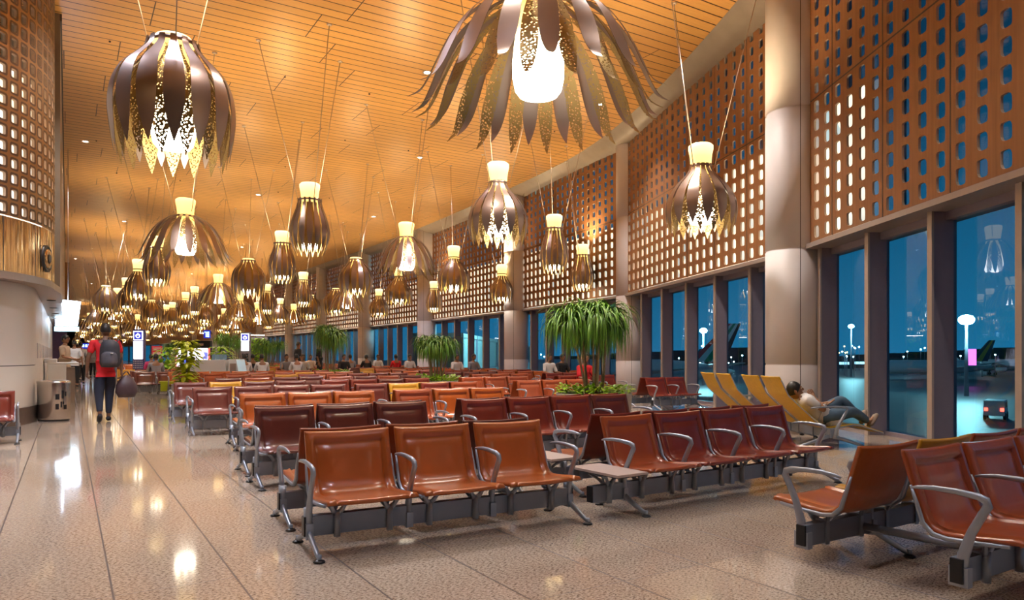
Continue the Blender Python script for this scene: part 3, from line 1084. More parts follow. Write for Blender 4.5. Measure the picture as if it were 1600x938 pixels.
# uplight from the mouths above each near lamp: warm point inside the neck opening
for i, (x, y) in enumerate(placed):
    if (i < 24 or (y < 60 and i % 2 == 0) or i % 4 == 0):
        ld = bpy.data.lights.new('lamp_light', 'SPOT')
        ld.spot_size = R(150)
        ld.spot_blend = 0.8
        ld.energy = LAMP_W if y < 60 else LAMP_W * 3
        ld.color = (1.0, 0.74, 0.42)
        ld.shadow_soft_size = 0.2
        lo = bpy.data.objects.new('lamp_light', ld)
        C.objects.link(lo)
        lo.parent = lamp_objs[i]
        lo.location = (0, 0, 1.50)
        lo.rotation_euler = (PI, 0, 0)
sm = MB().lathe([(0.02, 0), (0.026, -0.02), (0.012, -0.035)], 10, capt=True).mesh('ceiling_sprinkler', 'plinth_bronze')
for i in range(30):
    x, y = 0.8 + (i % 5) * 3.0 + (i % 2) * 0.8, 9.5 + (i // 5) * 4.3
    if x > wall_x(y) - 1.6:
        continue
    o = link('ceiling_sprinkler', sm)
    o.location = (x, y, CEIL)
    tag(o, 'tiny dark sprinkler head in the timber ceiling', 'sprinkler', 'sprinkler heads in the ceiling')

# ------------------------------------------------------------------ tandem seating
PITCH = 0.615
def seat_shell_mesh():
    """one-piece sling: seat, bend and reclined back with an embossed inner field"""
    prof = [(-0.262, 0.352), (-0.255, 0.366), (-0.235, 0.371), (-0.20, 0.368), (-0.13, 0.360), (-0.05, 0.352), (0.04, 0.345), (0.10, 0.344), (0.145, 0.355), (0.175, 0.382),
            (0.195, 0.42), (0.213, 0.47), (0.232, 0.53), (0.250, 0.59), (0.266, 0.645), (0.274, 0.672), (0.280, 0.690), (0.288, 0.715), (0.292, 0.728), (0.290, 0.735)]
    prof = [(y, z - 0.028 if z < 0.38 else 0.352 + (z - 0.38) * 0.98) for y, z in prof]
    us = [0, .015, .05, .085, .10, .115, .14, .3, .5, .7, .86, .885, .90, .915, .95, .985, 1]
    W = 0.572
    n = len(prof)
    def normal(i):
        a = Vector(prof[max(i - 1, 0)]); b = Vector(prof[min(i + 1, n - 1)])
        d = (b - a).normalized()
        return Vector((-d.y, d.x))
    top, bot = [], []
    for i, (y, z) in enumerate(prof):
        nn = normal(i)
        for u in us:
            e = min(u, 1 - u)
            h = 0.0
            if e < .012: h = -0.010
            elif e < .084: h = 0.003
            elif e < .099: h = 0.014
            elif e < .112: h = -0.010
            elif e < .13: h = -0.003
            else: h = 0.006
            if i >= 17 and i < 19 and e > .084: h = 0.003
            if i == 16 and e > .084: h = 0.014
            if i == 15 and e > .099: h = -0.010
            if i in (0, 19): h = -0.004
            # gentle sling sag and dip of the top edge
            sag = -0.012 * math.sin(PI * u) if i < 9 else -0.010 * math.sin(PI * u)
            dip = -0.014 * math.sin(PI * u) * max(0, (i - 12) / 7)
            x = (u - 0.5) * W
            top.append((x, y + nn.x * (h + sag), z + nn.y * (h + sag) + dip))
            bot.append((x, y + nn.x * (sag - 0.024), z + nn.y * (sag - 0.024) + dip))
    m = len(us)
    N_ = len(top)
    fs = []
    for i in range(n - 1):
        for k in range(m - 1):
            a = i * m + k
            fs.append((a, a + 1, a + m + 1, a + m))
            fs.append((N_ + a + m, N_ + a + m + 1, N_ + a + 1, N_ + a))
        fs.append((i * m, i * m + m, N_ + i * m + m, N_ + i * m))
        e = i * m + m - 1
        fs.append((e, N_ + e, N_ + e + m, e + m))
    for k in range(m - 1):
        fs.append((k, N_ + k, N_ + k + 1, k + 1))
        e = (n - 1) * m + k
        fs.append((e, e + 1, N_ + e + 1, N_ + e))
    mb = MB().add(top + bot, fs, 0, True)
    return mb
SHELL = {}
for k in ('tan', 'rust', 'red', 'brown', 'mustard'):
    SHELL[k] = seat_shell_mesh().mesh('seat_shell', 'leather_' + k)
# metal edge frames under the sling, both sides
def side_rail():
    mb = MB()
    path = [(-0.20, 0.308), (-0.05, 0.294), (0.08, 0.287), (0.15, 0.297), (0.20, 0.345), (0.235, 0.45), (0.262, 0.53)]
    for x in (0.0,):
        mb.tube([(x, y, z) for y, z in path], [0.009, 0.012, 0.013, 0.014, 0.013, 0.011, 0.006], 8)
    return mb.mesh('side_rail', 'seat_metal')
RAIL = side_rail()
def bracket():
    """pair of clamps with forked arms between beam and seat"""
    mb = MB()
    for x in (0.0,):
        mb.tube([(x, -0.044, 0.085), (x, -0.044, 0.235)], 0.021, 10)
        mb.box(x - 0.016, x + 0.016, -0.045, 0.040, 0.090, 0.232)
        for s in (-1, 1):
            mb.tube([(x, -0.04, 0.222), (x + s * 0.025, -0.05, 0.245), (x + s * 0.045, -0.06, 0.280), (x + s * 0.10, -0.07, 0.306)], [0.017, 0.013, 0.011, 0.010], 8, flat=1.3)
            mb.tube([(x, 0.03, 0.225), (x + s * 0.03, 0.06, 0.262), (x + s * 0.08, 0.10, 0.295)], [0.014, 0.011, 0.009], 6)
    return mb.mesh('seat_bracket', 'seat_metal')
BRACK = bracket()
def arm():
    mb = MB()
    pts = [(0, -0.01, 0.095), (0, -0.02, 0.24), (0, -0.055, 0.35), (0, -0.105, 0.45), (0, -0.128, 0.492), (0, -0.120, 0.517), (0, -0.085, 0.530), (0, 0.02, 0.540), (0, 0.12, 0.540), (0, 0.20, 0.532), (0, 0.232, 0.525)]
    rs = [0.030, 0.028, 0.022, 0.021, 0.022, 0.021, 0.018, 0.015, 0.013, 0.010, 0.006]
    mb.tube(pts, rs, 10, flat=0.75, up=Vector((1, 0, 0)))
    mb.box(-0.022, 0.022, -0.05, 0.04, 0.085, 0.18)
    return mb.mesh('armrest', 'seat_metal')
ARM = arm()
def leg_mesh():
    mb = MB()
    mb.tube([(0, 0, 0.27), (0, 0, 0.12), (0, -0.012, 0.09)], [0.034, 0.032, 0.024], 10, flat=0.8, up=Vector((1, 0, 0)))
    for s in (-1, 1):
        mb.tube([(0, 0, 0.14), (0, s * 0.06, 0.105), (0, s * 0.15, 0.065), (0, s * 0.235, 0.030), (0, s * 0.262, 0.022)], [0.026, 0.022, 0.019, 0.017, 0.014], 8, flat=0.8, up=Vector((1, 0, 0)))
        mb.tube([(0, s * 0.262, 0.010), (0, s * 0.262, 0.045)], 0.014, 8)
    return mb.mesh('leg', 'seat_metal')
LEG = leg_mesh()
FOOT = MB().lathe([(0.034, 0.0), (0.036, 0.006), (0.026, 0.014), (0.012, 0.020)], 14, capb=True, capt=True).mesh('foot', 'rubber')
TABLE = MB().box(-0.15, 0.15, -0.30, 0.24, 0.322, 0.340).mesh('table_top', 'table_laminate')
TEDGE = MB().box(-0.146, 0.146, -0.295, 0.235, 0.315, 0.3215).mesh('table_edge', 'rubber')
BEAM = {}
def beam(L):
    k = round(L, 3)
    if k not in BEAM:
        mb = MB().box(0, L, -0.032, 0.030, 0.100, 0.222)
        mb.box(-0.012, 0.0, -0.030, 0.028, 0.102, 0.220, 1).box(L, L + 0.012, -0.030, 0.028, 0.102, 0.220, 1)
        me = mb.mesh('beam', ['beam_metal', 'rubber'])
        BEAM[k] = me
    return BEAM[k]
FRAME = {}
def far_frame(n):
    if n not in FRAME:
        mb = MB().box(0, n * PITCH, -0.03, 0.03, 0.13, 0.255, 0)
        for i in range(n + 1):
            x = i * PITCH
            mb.tube([(x, -0.01, 0.13), (x, -0.06, 0.36), (x, -0.125, 0.52), (x, -0.085, 0.553), (x, 0.10, 0.563), (x, 0.23, 0.545)], [0.026, 0.020, 0.021, 0.018, 0.013, 0.006], 5)
            if i in (0, n):
                for s in (-1, 1):
                    mb.tube([(x, 0, 0.14), (x, s * 0.15, 0.065), (x, s * 0.262, 0.0)], [0.026, 0.019, 0.015], 5)
        FRAME[n] = mb.mesh('frame', 'seat_metal')
    return FRAME[n]
COLW = {'tan': 'tan leather', 'rust': 'rust leather', 'red': 'dark red leather', 'brown': 'dark brown leather', 'mustard': 'mustard leather'}
def bench(x, y, cols, back=False, table=None, label='', group=None, rot=0.0, detail=2, inset=0.0):
    """x = left end of the seats as seen from the camera, y = beam line"""
    n = len(cols)
    L = n * PITCH
    t = thing('seat_row', label, 'bench', (x, y, 0) if not back else (x + L * math.cos(rot), y + L * math.sin(rot), 0), rot + (PI if back else 0), group)
    for i, c in enumerate(cols):
        s = link('seat_shell', SHELL[c], t)
        s.location = ((i + .5) * PITCH, 0, 0)
        if detail == 2:
            s['label'] = COLW[c] + ' sling seat'
            for q in (-0.288, 0.288):
                r = link('side_rail', RAIL, s); r.location = (q, 0, 0)
        if detail >= 1:
            for q in (-0.17, 0.17):
                b = link('seat_bracket', BRACK, t); b.location = ((i + .5) * PITCH + q, 0, 0)
    if detail == 0:
        link('frame', far_frame(n), t)
        return t
    b0, b1 = -0.05, L + 0.05
    tx = []
    tl = table or ''
    if back:
        tl = {'l': 'r', 'r': 'l', '': ''}[tl]
    if tl == 'l':
        b0 -= 0.30; tx.append(-0.20)
    if tl == 'r':
        b1 += 0.30; tx.append(L + 0.20)
    b = link('beam', beam(b1 - b0), t); b.location = (b0, 0, 0)
    for i in range(n + 1):
        a = link('armrest', ARM, t); a.location = (i * PITCH + (-0.03 if i == 0 else 0.03 if i == n else 0), 0, 0)
    for xx in ((inset, L - inset) if inset else (-0.03, L + 0.03)):
        l = link('leg', LEG, t); l.location = (xx, 0, 0)
        if detail == 2:
            for s in (-1, 1):
                f = link('foot', FOOT, l); f.location = (0, s * 0.262, 0)
    for q in tx:
        tt = link('table_top', TABLE, t); tt.location = (q, 0, 0)
        link('table_edge', TEDGE, tt)
        bb = link('seat_bracket', BRACK, t); bb.location = (q, 0, 0.0)
    return t

RW = ['front row', 'second row', 'third row', 'fourth row', 'fifth row', 'sixth row', 'seventh row', 'eighth row', 'ninth row', 'tenth row', 'eleventh row', 'twelfth row',
      'thirteenth row', 'fourteenth row', 'fifteenth row', 'sixteenth row', 'seventeenth row', 'eighteenth row', 'nineteenth row', 'twentieth row']
NW = {1: 'single', 2: 'two', 3: 'three', 4: 'four'}
def main_col(cols):
    return COLW[max(set(cols), key=cols.count)]
def place(row, x, cols, table=None, back=None, where='', detail=2, colsb=None, dxb=0.06, dy=0.0, rot=0.0):
    yf = 4.38 + 2.44 * row + dy
    mu = 'mustard' in cols
    c0 = main_col(cols).replace(' leather', '')
    if mu:
        lab = 'mostly %s bench of %s with one mustard seat, %s %s' % (c0, NW[len(cols)], RW[row], where)
    else:
        lab = '%s bench of %s facing the camera, %s %s' % (c0, NW[len(cols)], RW[row], where)
    if not clear_spot(x, yf, len(cols) * PITCH):
        return
    bench(x, yf, cols, False, table, lab, 'benches facing the camera', rot, detail=detail)
    if back is not False:
        cb = colsb or cols
        lab = '%s bench of %s facing away behind the %s %s' % (main_col(cb).replace(' leather', ''), NW[len(cb)], RW[row], where)
        if clear_spot(x, yf + 0.85, len(cb) * PITCH):
            bench(x + dxb, yf + 0.85, cb, True, table, lab, 'benches turned away from the camera', rot, detail=detail)
PLANTERS = [(at(928, 12.9), .72), (at(682, 19.2), .66), (at(516, 26.5), .7), (at(421, 36), .7), (at(291, 19.0), .4), (at(259, 27.0), .4), (at(346, 30), .4), (at(355, 46), .65), (at(372, 48), .65), (at(272, 52), .65),
            (at(338, 24), 1.0), (at(301, 36), 1.0), (at(216, 30), .4), (at(383, 33), .4), (at(402, 44), .7), (at(245, 40), .4), (at(466, 30), .3), (at(499, 29), .3)]
def clear_spot(x, y, L):
    for p, r in PLANTERS:
        dx = max(x - 0.05 - p.x, 0, p.x - x - L - 0.05)
        if math.hypot(dx, max(0, abs(p.y - y) - 0.33)) < r:
            return False
    return True
T3 = ['tan'] * 3
place(0, 1.28, ['tan', 'tan', 'tan'], None, dy=-0.01, rot=R(-2.2), where='beside the walkway', colsb=['brown', 'rust', 'rust'])
place(0, 3.68, ['rust', 'red', 'red', 'red'], 'l', dy=-0.12, rot=R(2.6), where='right of its small table', colsb=['red', 'red', 'red', 'red'])
place(1, 1.50, ['brown', 'brown', 'brown'], None, where='beside the walkway')
place(1, 3.74, ['red', 'red', 'red', 'brown'], 'l', where='before the drooping plant')
place(2, 1.84, ['tan', 'tan', 'tan'], None, where='beside the walkway')
place(2, 3.96, ['rust', 'tan', 'tan'], 'r', where='in the middle block')
place(3, 1.62, ['brown', 'brown', 'brown', 'brown'], None, where='beside the walkway', detail=1)
place(3, 4.24, ['brown', 'mustard', 'red', 'rust'], None, where='in the middle block', detail=1)
place(3, 7.55, ['rust', 'rust', 'rust'], None, where='left of the drooping plant', detail=1)
place(3, 10.95, ['red', 'red'], None, where='near the windows', detail=1)
place(4, 1.64, ['brown', 'mustard', 'brown', 'brown'], None, where='beside the walkway', detail=1)
place(4, 4.38, ['red', 'red', 'brown', 'red'], None, where='in the middle block', detail=1)
place(4, 7.60, ['rust', 'rust', 'rust'], None, where='right of middle block', detail=1)
place(4, 10.3, ['red', 'red', 'red'], None, where='near the windows', detail=1)
place(5, 2.75, ['brown', 'rust', 'brown', 'brown'], None, where='beside the walkway', detail=1)
place(5, 5.30, ['rust', 'brown', 'rust', 'brown'], None, where='in the middle block', detail=1)
place(5, 9.2, ['rust', 'rust', 'rust'], None, where='right of middle block', detail=1)
place(5, 11.6, ['red', 'red'], None, where='near the windows', detail=1)
palette = ['rust', 'rust', 'brown', 'red', 'tan']
mus = {(6, 0): 2, (7, 1): 1, (9, 2): 0, (10, 1): 2}
for row in range(6, 20):
    xs = [2.6, 5.2, 9.3, 11.9] if row % 3 else [3.4, 6.0, 9.6, 12.2]
    for gi, x in enumerate(xs):
        yy = 4.38 + 2.44 * row
        if x + 2.4 > wall_x(yy) - 1.0:
            continue
        c = random.choice(palette)
        cols = [c if random.random() < 0.7 else random.choice(palette) for _ in range(4)]
        if (row, gi) in mus:
            cols[mus[(row, gi)]] = 'mustard'
        place(row, x, cols, None, back=(None if row < 9 else False), where=['beside the walkway', 'in the middle block', 'right of middle block', 'near the windows'][gi], detail=0)
# nearest pair at the lower right corner
bench(3.70, 1.80, ['rust', 'rust', 'rust'], False, None, 'glossy rust leather seats in the lower right corner, nearest bench of all', 'nearest benches', inset=0.60)
bench(3.66, 2.63, ['tan', 'mustard', 'rust', 'rust'][::-1], True, None, 'bench seen from behind at lower right, one tan seat then one mustard seat', 'nearest benches', inset=0.60)
lk = MB().tube([(0, 0.0, 0), (0.05, -0.85, 0)], 0.024, 6).build('link_bar', 'seat_metal', None, 0, (4.16, 2.62, 0.15))
tag(lk, 'pale metal bar tying the two nearest back to back benches together', 'bar')
# far left: bench by the rounded wall, benches at the end of the walkway
bench(-2.45, 12.0, ['red', 'red', 'red'], False, None, 'dark red leather bench cut by the left edge beside the kiosk wall', 'benches by the kiosk')
bench(1.72, 24.4, ['brown', 'brown'], False, None, 'dark brown bench with a lime green pad beside the walkway, left of the climbing plant', 'benches at the far walkway', detail=1)
bench(-0.25 + 2.0, 26.6, ['brown', 'brown'], False, None, 'dark brown bench behind the one with the lime green pad', 'benches at the far walkway', detail=1)
bench(1.5, 29.0, ['mustard', 'brown', 'brown'], False, None, 'bench with a mustard seat at the foot of the left charging tower', 'benches at the far walkway', detail=1)
lp = MB().prism([(-0.26, -0.26), (0.26, -0.26), (0.20, 0.2), (-0.20, 0.2)], 0, 0.04).box(-0.22, 0.22, -0.26, -0.22, -0.26, 0.02).build('seat_pad', 'lime_plastic', None, 0.01, (2.62, 24.30, 0.375))
tag(lp, 'bright lime green pad over a bench seat beside the walkway', 'pad')

# ------------------------------------------------------------------ yellow loungers by the windows
def lounger_meshes():
    prof = [(0.70, 0.93), (0.665, 0.87), (0.60, 0.74), (0.56, 0.68), (0.36, 0.50), (0.16, 0.33), (0.08, 0.28), (0.0, 0.265), (-0.10, 0.275), (-0.27, 0.30), (-0.38, 0.302), (-0.52, 0.265), (-0.66, 0.22), (-0.74, 0.195)]
    prof = spline(prof, 3)
    mb = MB()
    top, bot = [], []
    n = len(prof)
    for i, (y, z) in enumerate(prof):
        a = Vector(prof[max(i - 1, 0)]); b = Vector(prof[min(i + 1, n - 1)])
        d = (a - b).normalized()
        nn = Vector((d.y, -d.x)) * -1
        for u in (-1, -.96, 0, .96, 1):
            x = u * 0.255
            s = -0.012 * (1 - u * u)
            top.append((x, y + nn.x * s, z + nn.y * s)); bot.append((x, y + nn.x * (s - .014), z + nn.y * (s - .014)))
    N_ = len(top); m = 5
    fs = []
    for i in range(n - 1):
        for k in range(m - 1):
            a = i * m + k
            fs.append((a, a + m, a + m + 1, a + 1)); fs.append((N_ + a, N_ + a + 1, N_ + a + m + 1, N_ + a + m))
        fs.append((i * m, N_ + i * m, N_ + i * m + m, i * m + m)); e = i * m + 4
        fs.append((e, e + m, N_ + e + m, N_ + e))
    fs.append((0, 1, 2, 3, 4, N_ + 4, N_ + 3, N_ + 2, N_ + 1, N_)); e = (n - 1) * m
    fs.append((e + 4, e + 3, e + 2, e + 1, e, N_ + e, N_ + e + 1, N_ + e + 2, N_ + e + 3, N_ + e + 4))
    mb.add(top + bot, fs, 0, True)
    sling = mb.mesh('sling', 'lounger_yellow')
    rl = MB()
    for x in (-0.262, 0.262):
        rl.tube([(x, y, z - 0.018) for y, z in prof[2:]], 0.008, 6)
    return sling, rl.mesh('rail', 'seat_metal')
SLING, LRAIL = lounger_meshes()
LARM = MB().tube([(0, -0.02, 0.12), (0, -0.06, 0.26), (0, -0.16, 0.42), (0, -0.22, 0.505), (0, -0.19, 0.525), (0, -0.05, 0.535), (0, 0.18, 0.53), (0, 0.30, 0.52)], [0.026, 0.022, 0.02, 0.02, 0.018, 0.014, 0.012, 0.008], 8, flat=.8, up=Vector((1, 0, 0))).mesh('armrest', 'seat_metal')
LLEG = MB()
for s in (-1, 1):
    LLEG.tube([(0, 0, 0.16), (0, s * 0.12, 0.12), (0, s * 0.38, 0.04), (0, s * 0.44, 0.02)], [0.03, 0.025, 0.02, 0.015], 8, flat=.7, up=Vector((1, 0, 0)))
LLEG = LLEG.mesh('leg', 'seat_metal')
UR = R(65)
def lounger(x, y, label, arms):
    t = thing('lounger', label, 'lounger', (x, y, 0), UR, 'yellow loungers by the windows')
    s = link('sling', SLING, t)
    link('rail', LRAIL, t)
    MB().box(-0.30, 0.30, -0.03, 0.03, 0.13, 0.245).box(-0.12, -0.08, -0.05, 0.04, 0.12, 0.26).box(0.10, 0.14, -0.05, 0.04, 0.12, 0.26).build('beam', 'beam_metal', t)
    for a in arms:
        o = link('armrest', LARM, t); o.location = (a * 0.31, 0, 0)
        l = link('leg', LLEG, t); l.location = (a * 0.27, 0, 0)
        for q in (-1, 1):
            f = link('foot', FOOT, l); f.location = (0, q * 0.44, 0)
    return t
LX, LY = 8.57, 5.97
UX, UY = -math.cos(UR) * -1, math.sin(UR)
lounger(LX, LY, 'yellow lounger nearest the tall column with a person in jeans lying on it', (-1,))
lounger(LX + 0.60 * UX, LY + 0.60 * UY, 'yellow lounger directly left of the occupied one', (1,))
lounger(LX + 1.52 * UX, LY + 1.52 * UY, 'yellow lounger with an empty one on its left, third from the tall column', (-1,))
lounger(LX + 2.15 * UX, LY + 2.15 * UY, 'leftmost of the four yellow loungers', (1,))

# ------------------------------------------------------------------ planters and plants
def leaf_strip(mb, p, d, L, w, droop, seg=6, up0=0.6):
    """one long arching leaf with a folded section"""
    pts = []
    q = Vector(p)
    h = Vector((d[0], d[1], 0)).normalized()
    ang = up0
    st = L / seg
    side = Vector((-h.y, h.x, 0))
    vs = []
    for i in range(seg + 1):
        t = i / seg
        ww = w * (0.55 + 1.2 * t) if t < 0.3 else w * (1 - (t - 0.3) / 0.7) ** 0.8
        vs += [q - side * ww, q + Vector((0, 0, -ww * 0.5)), q + side * ww]
        dirv = h * math.cos(ang) + Vector((0, 0, math.sin(ang)))
        q = q + dirv * st
        ang -= droop / seg * (1.5 - t * 0.6)
        ang = max(ang, -1.52)
    fs = []
    for i in range(seg):
        a = i * 3
        fs += [(a, a + 1, a + 4, a + 3), (a + 1, a + 2, a + 5, a + 4)]
    mb.add(vs, fs, 0, True)
def broad_leaf(mb, p, d, s, tilt, mat=0):
    h = Vector(d).normalized()
    side = h.cross(Vector((0, 0, 1)))
    if side.length < .01: side = Vector((1, 0, 0))
    side.normalize()
    n = side.cross(h)
    p = Vector(p)
    vs = [p, p + h * .3 * s + side * .32 * s - n * .05 * s, p + h * .65 * s + side * .27 * s - n * .10 * s, p + h * s - n * .22 * s, p + h * .65 * s - side * .27 * s - n * .10 * s, p + h * .3 * s - side * .32 * s - n * .05 * s,
          p + h * .35 * s + n * .02 * s, p + h * .7 * s - n * .02 * s]
    mb.add(vs, [(0, 6, 1), (1, 6, 7, 2), (2, 7, 3), (0, 5, 6), (5, 4, 7, 6), (4, 3, 7)], mat, True)
def planter(t, r, h, cover=True, n=420, seed=1):
    MB().lathe([(r * 0.93, 0), (r * 0.97, h * 0.5), (r, h), (r, h + 0.03), (r - 0.06, h + 0.03), (r - 0.06, h - 0.03)], 40, capb=True).build('planter', 'concrete_pot', t)
    MB().lathe([(r - 0.06, h - 0.03), (0.02, h)], 32, capt=True).build('soil', 'soil', t)
    if cover:
        rnd = random.Random(seed)
        mb = MB()
        for i in range(n):
            a, q = rnd.uniform(0, 2 * PI), math.sqrt(rnd.random()) * (r - 0.02)
            broad_leaf(mb, (q * math.cos(a), q * math.sin(a), h + rnd.uniform(-.01, .17)), (math.cos(a) + rnd.uniform(-.8, .8), math.sin(a) + rnd.uniform(-.8, .8), rnd.uniform(-.2, .9)), rnd.uniform(.06, .11), 0)
        mb.build('ground_cover', 'leaf_bright', t)
def drooping_plant(x, y, r, ztop, zbot, spread, label, seed, tufts=11, leaves=70, L=0.75, kind='strap'):
    t = thing('potted_plant', label, 'plant', (x, y, 0), 0, 'potted plants among the seats')
    planter(t, r, 0.50, True, 640, seed)
    rnd = random.Random(seed)
    lf = MB()
    for k in range(tufts):
        a = 2 * PI * k / tufts + rnd.uniform(-.3, .3)
        rr = spread * (0.25 + 0.55 * rnd.random()) if k else 0.05
        zt = ztop - rnd.uniform(0.02, 0.45) * (ztop - zbot) * 0.55
        base = (0.12 * math.cos(a), 0.12 * math.sin(a), 0.47)
        top = Vector((rr * math.cos(a), rr * math.sin(a), zt - 0.12))
        if k % 2 == 0:
            mid = ((base[0] + top.x * .25) * 1.1, (base[1] + top.y * .25) * 1.1, 0.47 + (zt - 0.5) * .5)
            MB().tube([base, (base[0] * 1.4, base[1] * 1.4, 0.7), mid, tuple(top)], [0.030, 0.024, 0.020, 0.014], 7).build('trunk', 'bark', t)
        for i in range(leaves):
            b = rnd.uniform(0, 2 * PI)
            p = top + Vector((rnd.uniform(-.03, .03), rnd.uniform(-.03, .03), rnd.uniform(-.12, .10)))
            leaf_strip(lf, p, (math.cos(b), math.sin(b)), L * rnd.uniform(.65, 1.15), rnd.uniform(.010, .019), rnd.uniform(2.1, 3.6), 7, rnd.uniform(.1, 1.3))
    lf.build('foliage', 'leaf_strap', t)
    return t
p = at(928, 12.9)
drooping_plant(p.x, p.y, 0.68, 2.12, 1.0, 0.72, 'largest drooping plant with long strap leaves in a round concrete planter', 3, 16, 95, 0.92)
p = at(682, 19.2)
drooping_plant(p.x, p.y, 0.62, 1.72, 0.7, 0.62, 'bushy strap leaved plant in the middle of the seating', 5, 13, 70, 0.62)
p = at(516, 26.5)
drooping_plant(p.x, p.y, 0.66, 2.22, 1.0, 0.55, 'tall drooping plant standing left of the middle bushy plant', 8, 12, 80, 0.95)
p = at(421, 36)
drooping_plant(p.x, p.y, 0.66, 1.95, 0.8, 0.75, 'bushy dark plant beside the lit green wall', 11, 13, 60, 0.7)
def climber(x, y, ztop, wid, label, seed, mat='leaf_lime', n=260, s=0.15):
    t = thing('potted_plant', label, 'plant', (x, y, 0), 0, 'potted plants among the seats')
    planter(t, 0.36, 0.42, False, 0, seed)
    rnd = random.Random(seed)
    mb = MB()
    MB().tube([(0, 0, 0.40), (0.02, 0, 1.0), (0, 0.02, ztop - 0.15)], [0.035, 0.03, 0.02], 8).build('moss_pole', 'bark', t)
    for i in range(n):
        z = rnd.uniform(0.40, ztop)
        a = rnd.uniform(0, 2 * PI)
        q = rnd.uniform(.05, wid) * (1.0 - 0.35 * abs(z - 1.1))
        broad_leaf(mb, (q * math.cos(a), q * math.sin(a), z), (math.cos(a), math.sin(a), rnd.uniform(-.9, .25)), rnd.uniform(.7, 1.3) * s, 0)
    mb.build('foliage', mat, t)
p = at(291, 19.0)
climber(p.x, p.y, 1.62, 0.32, 'bright yellow green climbing plant beside the white counter', 21, s=0.19)
p = at(259, 27.0)
climber(p.x, p.y, 1.52, 0.36, 'small bright bush between the left charging tower and the wall screen', 22, 'leaf_bright', s=0.17)
p = at(346, 30.0)
climber(p.x, p.y, 1.60, 0.50, 'fresh green bush just behind the white counter', 23, 'leaf_bright', s=0.2)
for (px, d, zt, lab) in ((355, 46, 2.6, 'dark tall plant behind the fresh green bush'), (372, 48, 2.3, 'dark plant left of the right charging tower'), (272, 52, 2.2, 'dark plant behind the red sign')):
    p = at(px, d)
    drooping_plant(p.x, p.y, 0.6, zt, 1.0, 0.9, lab, px, 9, 50, 0.9)
# lit green wall
p = at(402, 44)
gw = thing('green_wall', 'brightly lit vertical garden panel left of the bushy dark plant', 'green wall', (p.x, p.y, 0), R(-20))
MB().box(-0.6, 0.6, 0.0, 0.25, 0, 2.35).build('frame', 'mullion_paint', gw)
mb = MB()
rnd = random.Random(4)
for i in range(520):
    broad_leaf(mb, (rnd.uniform(-.55, .55), -0.02, rnd.uniform(.8, 2.28)), (rnd.uniform(-1, 1), -0.7, rnd.uniform(-.9, .4)), rnd.uniform(.10, .19), 0)
mb.build('foliage', 'leaf_wall', gw)
MB().box(-0.5, 0.5, -0.75, -0.70, 2.42, 2.46).build('wall_washer', 'downlight_glow', gw)

# ------------------------------------------------------------------ signs, tower, counter, bin, desk
def charging_tower(px, d, ztop, label, wpx, bottom, slots=0):
    p = at(px, d)
    W_ = wpx * d / F
    t = thing('charging_tower', label, 'sign', (p.x, p.y, 0), R(-YAW), 'charging towers')
    MB().box(-W_ / 2, W_ / 2, 0.0, 0.16, 0.0, ztop).build('casing', 'purple_paint' if not slots else 'cloth_grey', t)
    zt = ztop - 0.07
    MB().box(-W_ * .42, W_ * .42, -0.015, 0.0, zt - W_ * .80, zt).build('symbol_frame', 'sign_white', t)
    MB().box(-W_ * .35, W_ * .35, -0.022, -0.0155, zt - W_ * .73, zt - W_ * .07).build('symbol_field', 'sign_blue', t)
    zc = zt - W_ * .42
    mb = MB()
    ring = [(math.sin(a) * W_ * .17, math.cos(a) * W_ * .17) for a in [R(v) for v in range(35, 326, 15)]]
    mb.tube([(x, -0.03, zc + z) for x, z in ring], W_ * .035, 6, up=Vector((0, 1, 0)))
    mb.box(-W_ * .035, W_ * .035, -0.035, -0.0225, zc + W_ * .02, zc + W_ * .23)
    mb.build('power_symbol', 'sign_white', t)
    MB().box(-W_ * .40, W_ * .40, -0.015, 0.0, bottom, zt - W_ * .88).build('light_panel', 'sign_white', t)
    for k in range(slots):
        z1 = bottom - 0.12 - 0.24 * k
        s = MB().box(-W_ * .34, W_ * .34, -0.012, 0.0, z1 - 0.17, z1).build('socket_panel', 'black_plastic', t)
        MB().box(-W_ * .24, W_ * .24, -0.018, -0.0125, z1 - 0.12, z1 - 0.07).build('plate', 'cloth_grey', s)
    if not slots:
        mb = MB()
        for i in range(6):
            for j in range(4):
                mb.box(-W_ * .42 + i * W_ * .145, -W_ * .36 + i * W_ * .145, -0.01, 0, bottom - 0.12 - j * .09, bottom - 0.07 - j * .09)
        mb.build('vent_pattern', 'cloth_white', t)
    return t
charging_tower(216, 30.0, 2.30, 'tall blue tower with white power symbol and lit panel at the walkway', 17.5, 1.06)
charging_tower(383, 33.0, 2.28, 'grey charging tower with power symbol and dark sockets beside the lit green wall', 14.5, 1.42, 3)
# red poster sign
p = at(245, 40)
t = thing('poster_stand', 'red sign with a white notice beyond the small bright bush', 'sign', (p.x, p.y, 0), R(-YAW))
MB().box(-0.28, 0.28, 0, 0.05, 1.02, 1.74).build('board', 'sign_red', t)
mb = MB().box(-0.22, 0.22, -0.01, 0, 1.10, 1.38)
for k in range(3): mb.box(-0.22, 0.22 - .07 * k, -0.01, 0, 1.62 - k * .06, 1.64 - k * .06)
nb = mb.build('notice', 'cloth_white', t)
mb = MB()
for r_ in range(4):
    for q in range(6):
        mb.box(-0.19 + q * .065, -0.15 + q * .065, -0.014, -0.0105, 1.13 + r_ * .06, 1.16 + r_ * .06)
mb.build('notice_print', 'sign_red', nb)
MB().tube([(0, 0.03, 0), (0, 0.03, 1.05)], 0.03, 8).lathe([(0.25, 0), (0.25, 0.02), (0.02, 0.03)], 20).build('stand', 'mullion_paint', t)
